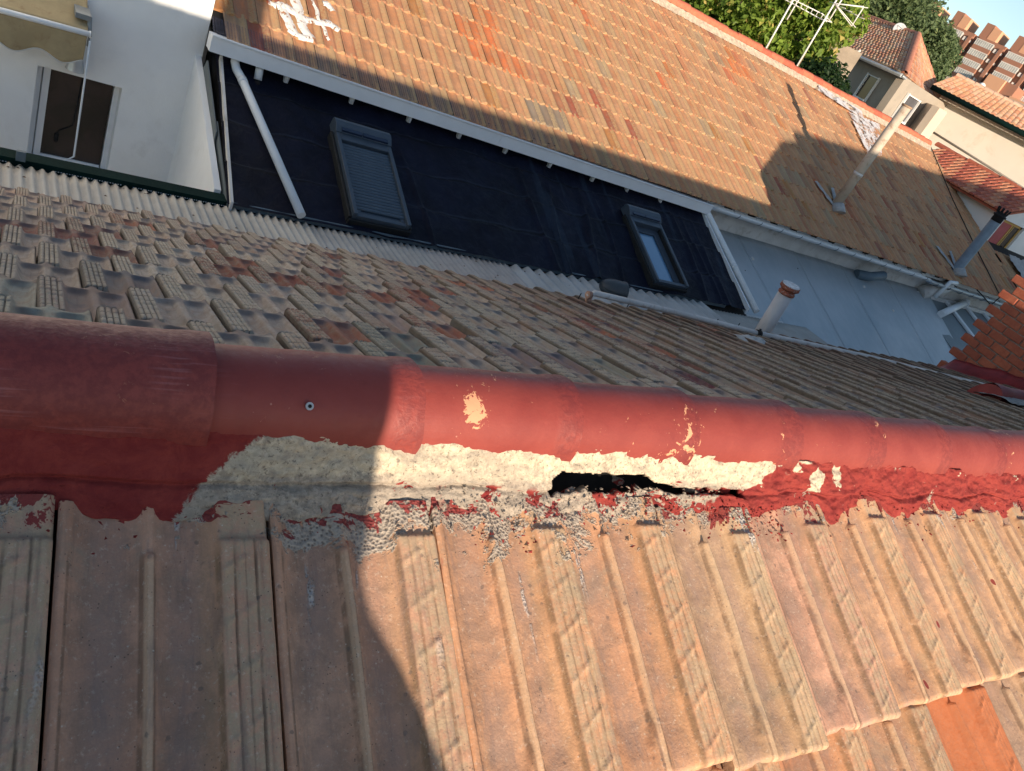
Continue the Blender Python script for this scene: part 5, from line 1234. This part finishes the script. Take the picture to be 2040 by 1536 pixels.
def posK(px, py, d): return at_d(px, py, d*1.35)
GH = thing('grey_hip_house', 'grey rendered house with small white framed windows under a hipped clay tile roof', 'house', posK(1780,150,25))
M_greywall = plain('grey_beige_render', (.33, .285, .235), .92, .07, .8, bump=.2, dirt=(.27,.24,.20))
M_warmw = plain('warm_beige_render', (.58, .48, .38), .92, .05, .8)
A_, B_, C_2 = posK(1686,80,26.5), posK(1806,152,24.0), posK(1866,178,25.6); zt = 1.65
A_.z = B_.z = C_2.z = zt; BK1 = A_+(C_2-B_)*4; 
walls('wall', M_greywall, GH, [A_+(A_-B_)*.6, B_, C_2, C_2+(C_2-B_)*3], GZ, zt)
def wallwin(px, py, PA, PB):
    N = (PB-PA).cross(Vector((0,0,1))).normalized(); return on_plane(px, py, PA, N)
def window_on(parent, PA, PB, quad, label=None, glass=None):
    q = [wallwin(px, py, PA, PB) for px, py in quad]; d = (PB-PA); d.z = 0; d.normalize(); n_ = d.cross(Vector((0,0,1)))
    if n_.dot(q[0]) > 0: n_ = -n_
    o0 = q[3]; wdt = max(.3, ((q[1]-q[0]).dot(d)+(q[2]-q[3]).dot(d))/2); hgt = ((q[0].z-q[3].z)+(q[1].z-q[2].z))/2; zb = (q[3].z+q[2].z)/2; x0 = ((q[0]-PA).dot(d)+(q[3]-PA).dot(d))/2
    base = Vector((PA.x, PA.y, 0))+d*x0; base.z = zb
    wn = bpy.data.objects.new('window', None); COL.objects.link(wn); wn.parent = parent; wn.matrix_local = Matrix.Translation(-parent.location) @ Matrix.Translation(base+n_*.015) @ Matrix((d, -n_, Vector((0,0,1)))).transposed().to_4x4()
    mb = MB(); t_ = .055
    mb.box((0, -.02, 0), (wdt, .0, hgt)); mb.build('pane', glass or M_pane, wn)
    mb = MB(); mb.box((-t_, -.10, -t_), (0, .0, hgt+t_)); mb.box((wdt, -.10, -t_), (wdt+t_*.5, .0, hgt+t_)); mb.box((0, -.12, -t_), (wdt, .0, 0)); mb.box((0, -.08, hgt), (wdt, 0, hgt+t_*.6)); mb.build('frame', M_brightwall, wn)
M_gp2 = plain('grey_window_glass', (.10, .10, .11), .15, .1)
window_on(GH, A_, B_, [(1734,149),(1752,161),(1726,202),(1706,190)])
window_on(GH, B_, C_2, [(1807,188),(1828,200),(1800,243),(1777,231)], glass=M_gp2)
# pier lit by the sun at its right end
D1 = posK(1871,184,25.4); dd = (D1-C_2); p0 = C_2+Vector((0,0,0)); q0 = posK(1889,192,24.8); p0.z = q0.z = zt
walls('pier', M_warmw, GH, [p0, q0, q0+(C_2-B_)*.3], GZ, 1.35)
# roof
ov = .35; dAB = (B_-A_).normalized(); nAB = Vector((-dAB.y, dAB.x, 0)); nAB = nAB if nAB.dot(A_) < 0 else -nAB
EA = A_+(A_-B_)*.6+nAB*ov+Vector((0,0,.05)); EB = B_+nAB*ov+dAB*.25+Vector((0,0,.05)); dBC = (C_2-B_).normalized(); EC = posK(1903,170,29.0); EC.z = zt+.05
RP = posK(1828,70,28.0); RQ = RP+(A_-B_).normalized()*5.0; zr_ = RP.z; RQ.z = zr_
mb = MB(); mb.add([EA, EB, RP, RQ], [(0,1,2,3)]); mb.add([EB, EC, RP], [(0,1,2)]); mb.add([EC, EC+(A_-B_)*1.3+(C_2-B_)*2, RQ, RP], [(0,1,2,3)]); wpart(mb, 'roof_deck', far_clay[1], GH)
slope_tiles(GH, EA, EB, RQ, RP, far_clay, .30, .20, limit=150, lift=.03)
slope_tiles(GH, EB, EC, RP, RP+(EC-EB)*.02, far_clay[1:], .30, .20, limit=120, lift=.03)
cap_row(GH, RQ, RP, M_farred, .11); cap_row(GH, RP, EB, M_farred, .13); cap_row(GH, RP, EC, M_farred, .12)
mb = MB(); mb.tube([EA+Vector((0,0,-.08))+nAB*.06, EB+Vector((0,0,-.08))+nAB*.06], .07, 10); mb.tube([EB+Vector((0,0,-.08))+nAB*.06, EB.lerp(EC, .5)+Vector((0,0,-.10))], .06, 10); wpart(mb, 'gutter', M_gal, GH)
g0 = posK(1714,101,25.3); mb = MB(); mb.tube([g0, g0+Vector((.05,.25,-.15)), g0+Vector((.05,.35,-.5)), g0+Vector((.05,.40,-1.6))], .045, 8); wpart(mb, 'downpipe', M_greywhite, GH)
SDI = thing('satellite_dish', 'grey satellite dish on the ridge of the grey hipped roof', 'dish', posK(1790,62,28.4))
c = SDI.location.copy(); ax = Vector((-.55, -.75, .35)).normalized(); s_ = ax.orthogonal().normalized(); u_ = ax.cross(s_)
mb = MB(); mb.grid(6, 24, lambda u, a: c+ax*(.10*u*u)+(s_*math.cos(a*6.283)+u_*math.sin(a*6.283))*.30*u); o = wpart(mb, 'reflector', plain('grey_dish', (.38,.40,.43), .5), SDI); o.modifiers.new('t', 'SOLIDIFY').thickness = .01
mb = MB(); mb.tube([c, c+Vector((0,0,-.6))], .02, 6); mb.tube([c-u_*.28, c+ax*.30], .012, 6); wpart(mb, 'arm', M_gal, SDI)

CH = thing('cream_house', 'cream rendered house with a long dark green gutter, beside the grey hipped house', 'house', posK(1960,250,26))
M_cream2 = plain('pale_cream_render', (.56, .51, .44), .92, .04, .6, bump=.15, dirt=(.50,.44,.36))
c0, c1 = posK(1868,200,26.6), posK(2300,400,26.6); zt2 = posK(1950,213,26.2).z+.05; c0.z = c1.z = zt2
walls('wall', M_cream2, CH, [c0, c1], GZ, zt2)
dC = (c1-c0).normalized(); nC = Vector((dC.y, -dC.x, 0)); nC = nC if nC.dot(c0) < 0 else -nC
e0, e1 = posK(1858,170,26.0), posK(2300,398,26.0); e0.z = e1.z = posK(1950,215,26.0).z
r0, r1 = posK(1898,160,30.5), posK(2300,330,30.5); r0.z = r1.z = posK(1960,180,30.5).z
mb = MB(); mb.add([e0, e1, r1, r0], [(0,1,2,3)]); mb.add([r0, r1, r1+(r1-e1), r0+(r0-e0)-Vector((0,0,2))], [(0,1,2,3)]); wpart(mb, 'roof_deck', far_clay[0], CH)
e1c = e0.lerp(e1, .62); r1c = r0.lerp(r1, .62); slope_tiles(CH, e0, e1c, r0, r1c, far_clay, .36, .19, limit=260, lift=.035)
cap_row(CH, r0, r1c, far_clay[2], .14)
mb = MB(); mb.tube([e0+Vector((0,0,-.10))+nC*.05, e1+Vector((0,0,-.10))+nC*.05], .095, 12); wpart(mb, 'green_gutter', M_green, CH)
a, c = wallwin(1846,255,c0+nC*.03,c1+nC*.03), wallwin(2075,397,c0+nC*.03,c1+nC*.03); mb = MB(); mb.tube([a, c], .035, 8); wpart(mb, 'wall_cable', plain('grey_conduit', (.20,.18,.16), .7), CH)
mb = MB(); P = posK(1955,172,30.6); mb.tube([P+Vector((0,0,-.5)), P], .02, 6)
for a_ in range(1): mb.grid(6, 10, lambda u, a: P+Vector((math.cos(a*6.283)*math.sin(u*3.1416), math.sin(a*6.283)*math.sin(u*3.1416), math.cos(u*3.1416)))*.16)
wpart(mb, 'chimney_cowl', M_brightwall, CH)
b0, b1 = posK(1897,156,33), posK(1935,172,33); mb = MB(); dd = (b1-b0); dd.z = 0; mb.prism([b0, b0+dd, b0+dd+Vector((0,0,-1)), b0+Vector((0,0,-1))], (0, .3, 0)); wpart(mb, 'parapet', M_warmw, CH)

# ================================================================== apartment tower far away
DT = 300
T1, T2 = pos(1952,71.6,DT), pos(2014.5,97.7,DT); z_ = T1.z; e2 = T2.z/DT; T2 = T2*(z_/T2.z)
ta = (T2-T1); ta.z = 0; BAY = ta.length; ta.normalize(); tn = Vector((ta.y, -ta.x, 0)); tn = tn if tn.dot(T1) < 0 else -tn
TW = thing('apartment_tower', 'salmon brick apartment block with white glazed balconies far away under the sky', 'apartment block', (T1.x, T1.y, GZ))
TM = Matrix((ta, -tn, Vector((0,0,1)))).transposed().to_4x4(); TM = Matrix.Translation((T1.x, T1.y, 0)) @ TM
M_tb = plain('tower_brick', (.34, .165, .11), .9, .06, .05, bump=0); M_tb2 = plain('tower_brick_sunlit', (.62, .34, .21), .9, .04, .05, bump=0); M_tg = plain('tower_glazing', (.42, .43, .42), .3, .25, .4, bump=0); M_tw = plain('tower_white_trim', (.74, .70, .66), .7, .1, .3, bump=0); M_td = plain('tower_shadowed_void', (.10, .08, .09), .9)  # second brick is paler: sun on the bright faces is put into its colour
def tpart(mb, name, mat):
    o = mb.build(name, mat); o.parent = TW; o.matrix_local = Matrix.Translation(-TW.location) @ TM; return o
FH = 3.05
for bay in range(-3, 3):
    x = bay*BAY
    # local: x along the facade, y into the building, z absolute height; z_ is the roof edge
    mb = MB(); mb.box((x-BAY*.98, 0, GZ), (x-BAY*.14, 14, z_)); mb.box((x-BAY*.14, 1.0, GZ), (x+BAY*.02, 14, z_-.1)); mb.box((x-BAY*.24, -1.0, GZ), (x-BAY*.14, 0, z_-1)); tpart(mb, 'wall', M_tb)
    mb = MB(); mb.box((x-.1*BAY, 1.5, z_-1), (x+.16*BAY, 9, z_+4.3)); tpart(mb, 'stair_tower', M_tb)
    mb = MB(); mb.box((x+.16*BAY+.02, 1.4, z_-1), (x+.42*BAY, 9, z_+3.6)); tpart(mb, 'stair_tower', M_tb2)
    for fl_ in range(9):
        zf = z_-2.6-fl_*FH
        mb = MB(); mb.box((x+BAY*.04, -1.2, zf), (x+BAY*.56, .02, zf+1.55)); tpart(mb, 'glazed_balcony', M_tg)
        mb = MB()
        for k in range(9):
            xx = x+BAY*(.04+.065*k); mb.box((xx-.06, -1.26, zf), (xx+.06, -1.2, zf+1.55))
        mb.box((x+BAY*.02, -1.30, zf+1.55), (x+BAY*.58, -1.1, zf+1.75)); tpart(mb, 'balcony_mullions', M_tw)
        mb = MB(); mb.box((x+BAY*.03, -1.2, zf-1.3), (x+BAY*.57, .02, zf)); tpart(mb, 'balcony_parapet', M_tb)
        mb = MB()
        for k in range(3): mb.box((x+BAY*.63+k*1.1, -.7, zf-.2), (x+BAY*.63+k*1.1+.6, .0, zf+.9-.2*k))
        tpart(mb, 'small_balcony', M_tw)
        mb = MB(); mb.box((x+BAY*.86+.5, .8, zf), (x+BAY*.86+1.6, .99, zf+1.3)); tpart(mb, 'recess_window', M_gp2)
mb = MB(); x = BAY*1.28; mb.box((x, -9, GZ), (x+BAY*.5, -.01, z_-9)); mb.box((x+BAY*.85, -9, GZ), (x+BAY*2, -.01, z_-12)); tpart(mb, 'projecting_wing', M_tb2)
mb = MB(); mb.box((x+BAY*.5, -8, GZ), (x+BAY*.85, -.01, z_-9)); tpart(mb, 'projecting_wing', M_tb)

# ================================================================== trees
def leaf_mat(name, ca, cb, cc):
    b = NB(name); at = b.n('ShaderNodeAttribute'); at.attribute_name = 'tint'; c = b.mix(at.outputs['Fac'], ca, cb); sp = b.sep(at.outputs['Vector'])
    c = b.mix(sp[1], c, cc); b.out(c, .55, None, 0, .35)
    tr = b.n('ShaderNodeBsdfTranslucent'); b.l(c, tr.inputs[0]); mx = b.n('ShaderNodeMixShader'); mx.inputs[0].default_value = .42
    b.l(b.p.outputs[0], mx.inputs[1]); b.l(tr.outputs[0], mx.inputs[2]); b.l(mx.outputs[0], b.t.nodes['Material Output'].inputs[0]); return b.m
M_bark = plain('bark', (.12, .09, .07), .95, .3, 8, bump=.6)
def leaves(parent, clumps, n, size, mat, seed, droop=.5, name='crown'):
    rs = np.random.default_rng(seed); K = len(clumps); C = np.array([c[:3] for c in clumps]); Rr = np.array([c[3] for c in clumps])
    pr = Rr**2.2; pr = pr/pr.sum(); idx = rs.choice(K, n, p=pr); d = rs.normal(size=(n, 3)); d /= np.linalg.norm(d, axis=1)[:, None]
    rad = Rr[idx]*rs.random(n)**.38; P = C[idx]+d*rad[:, None]*np.array([1, 1, .85])
    nrm = d+rs.normal(size=(n, 3))*.8+np.array([0, 0, droop]); nrm /= np.linalg.norm(nrm, axis=1)[:, None]
    t = np.cross(nrm, rs.normal(size=(n, 3))); t /= np.linalg.norm(t, axis=1)[:, None]; b2 = np.cross(nrm, t); s = size*(.55+.9*rs.random(n))[:, None]
    V = np.stack([P-t*s, P-b2*s*.55+nrm*s*.12, P+t*s, P+b2*s*.55+nrm*s*.12], 1).reshape(-1, 3)
    me = bpy.data.meshes.new(name); me.from_pydata(V.tolist(), [], np.arange(4*n).reshape(-1, 4).tolist())
    ca = me.color_attributes.new('tint', 'FLOAT_COLOR', 'POINT'); f = np.clip(rs.random(n)*.8+rs.random(K)[idx]*.3, 0, 1); yl = (rs.random(n) < .12).astype(float)*rs.random(n)
    col = np.stack([f, yl, f, np.ones(n)], 1); ca.data.foreach_set('color', np.repeat(col, 4, axis=0).ravel()); me.materials.append(mat); me.update()
    o = bpy.data.objects.new(name, me); COL.objects.link(o); o.parent = parent; o.matrix_parent_inverse = Matrix.Translation(-parent.location); return o
def tree(name, label, base, box, nclump, crad, n, size, mat, seed, group=None):
    """box: list of (px,py,d) sample range -> clump centres"""
    t = thing(name, label, 'tree' if 'bush' not in name else 'bush', base, group=group); rs = random.Random(seed); cl = []
    for _ in range(nclump):
        px, py, d = rs.uniform(*box[0]), rs.uniform(*box[1]), rs.uniform(*box[2])
        if box[3] and not box[3](px, py): continue
        P = pos(px, py, d); cl.append((P.x, P.y, P.z, rs.uniform(*crad)))
    leaves(t, cl, n, size, mat, seed)
    cx = sum(c[0] for c in cl)/len(cl); cy = sum(c[1] for c in cl)/len(cl); cz = sum(c[2] for c in cl)/len(cl)
    mb = MB(); fork = Vector((cx, cy, cz-1.2)); mb.tube([base, base.lerp(fork, .5)+Vector((.1, .1, 0)), fork], .22, 10, r1=.13)
    for c in rs.sample(cl, min(14, len(cl))): mb.tube([fork, fork.lerp(Vector(c[:3]), .55)+Vector((0, 0, .15)), Vector(c[:3])], .07, 6, r1=.015)
    wpart(mb, 'trunk', M_bark, t); return t
L1 = leaf_mat('bright_leaves', (.085,.15,.02), (.33,.46,.07), (.55,.42,.12)); L2 = leaf_mat('grey_green_leaves', (.075,.12,.05), (.22,.29,.13), (.28,.33,.14)); L3 = leaf_mat('tree_shade_leaves', (.010,.030,.010), (.035,.075,.018), (.05,.09,.02))
b1 = pos(1560,120,27.5); b1.z = GZ
tree('leafy_tree', 'bright yellow green broad leaved tree behind the orange ridge and the aerials', b1, ((1290,1712), (-160,150), (25.5,29.5), lambda x, y: y < (x-1290)*.56+15 and (x < 1650 or y < 120-(x-1650)*.9)), 250, (.35,.75), 46000, .105, L1, 3)
b1 = pos(1640,150,24.9); b1.z = GZ
tree('tree_shade_bush', 'dense dark leaves low behind the ridge, standing in for the shaded part of the bright tree', b1, ((1585,1670), (140,190), (24.2,25.4), lambda x, y: y > 140), 46, (.28,.52), 9000, .065, L3, 5)  # shade of the bright tree's lower part is put into these leaf colours
b1 = pos(1800,60,55); b1.z = GZ
tree('tall_tree', 'tall grey green tree rising behind the hipped roof', b1, ((1740,1828), (-220,60), (50,58), lambda x, y: True), 150, (1.0,2.0), 60000, .115, L2, 8)
b1 = pos(1860,90,56); b1.z = GZ
tree('tall_tree', 'lower rounded tree between the hipped roof and the apartment tower', b1, ((1820,1885), (58,150), (52,58), lambda x, y: (x-1848)**2/36**2+(y-98)**2/50**2 < 1), 70, (.6,1.1), 30000, .11, L2, 9)
# pale wall and things glimpsed between the leaves
GW = thing('garden_house', 'pale garden house wall glimpsed between the bright leaves', 'house', pos(1600,120,25))
g0, g1 = pos(1380,60,31), pos(1690,150,31); g0.z = g1.z = 0; M_gw = plain('white_garden_wall', (.72, .68, .62), .9, .1, 1.5)
walls('wall', M_gw, GW, [pos(1515,80,30), pos(1580,110,30)], GZ, .9); walls('wall', plain('tan_garden_wall', (.33, .27, .21), .9, .15, 2), GW, [g0, g1], GZ, 1.6)

# ================================================================== out of view behind the camera: an added shadow blocker and a neighbouring house
ST = thing('shadow_blocker', 'added unseen slab behind the viewpoint, cut to throw the shadow of a person', 'shadow blocker', (-.05, -1.0, -1.5))  # added unseen blocker, outline shaped to cast a person's shadow
M_st = plain('blocker_render', (.42, .38, .33), .9, .1, 3)
hv = Vector((sd.x, sd.y, 0)).normalized()*.30
prof_ = [(.107, .9), (.107, -.36), (.118, -.42), (.10, -.47), (.125, -.52), (.17, -.556), (.24, -.622), (.36, -.72), (.55, -.90), (.62, -1.25), (-1.3, -1.25), (-1.3, -.36), (-1.15, -.33), (-.40, -.325), (-.345, -.30), (-.335, -.22), (-.33, .9)]
mb = MB(); mb.prism([(x, -.75, z) for x, z in [(x, z+.03) for x, z in prof_]], hv); bevel(wpart(mb, 'blocker_body', M_st, ST), .012)
mb = MB(); mb.prism([(-.37, -.73, .9), (.145, -.73, .9), (.145, -.73, .96), (-.37, -.73, .96)], hv*1.15); wpart(mb, 'blocker_top', M_st, ST)
NBk = thing('neighbour_block', 'tall rendered house behind the viewpoint to the right', 'house', (18, -5, GZ))
mb = MB(); mb.prism([(10.9, -2, GZ), (27, -2, GZ), (27, -2, 3.1), (20, -2, 2.46), (12.2, -2, 1.75), (10.9, -2, 1.62)], (0, -7, 0)); wpart(mb, 'wall', M_whitewall, NBk)
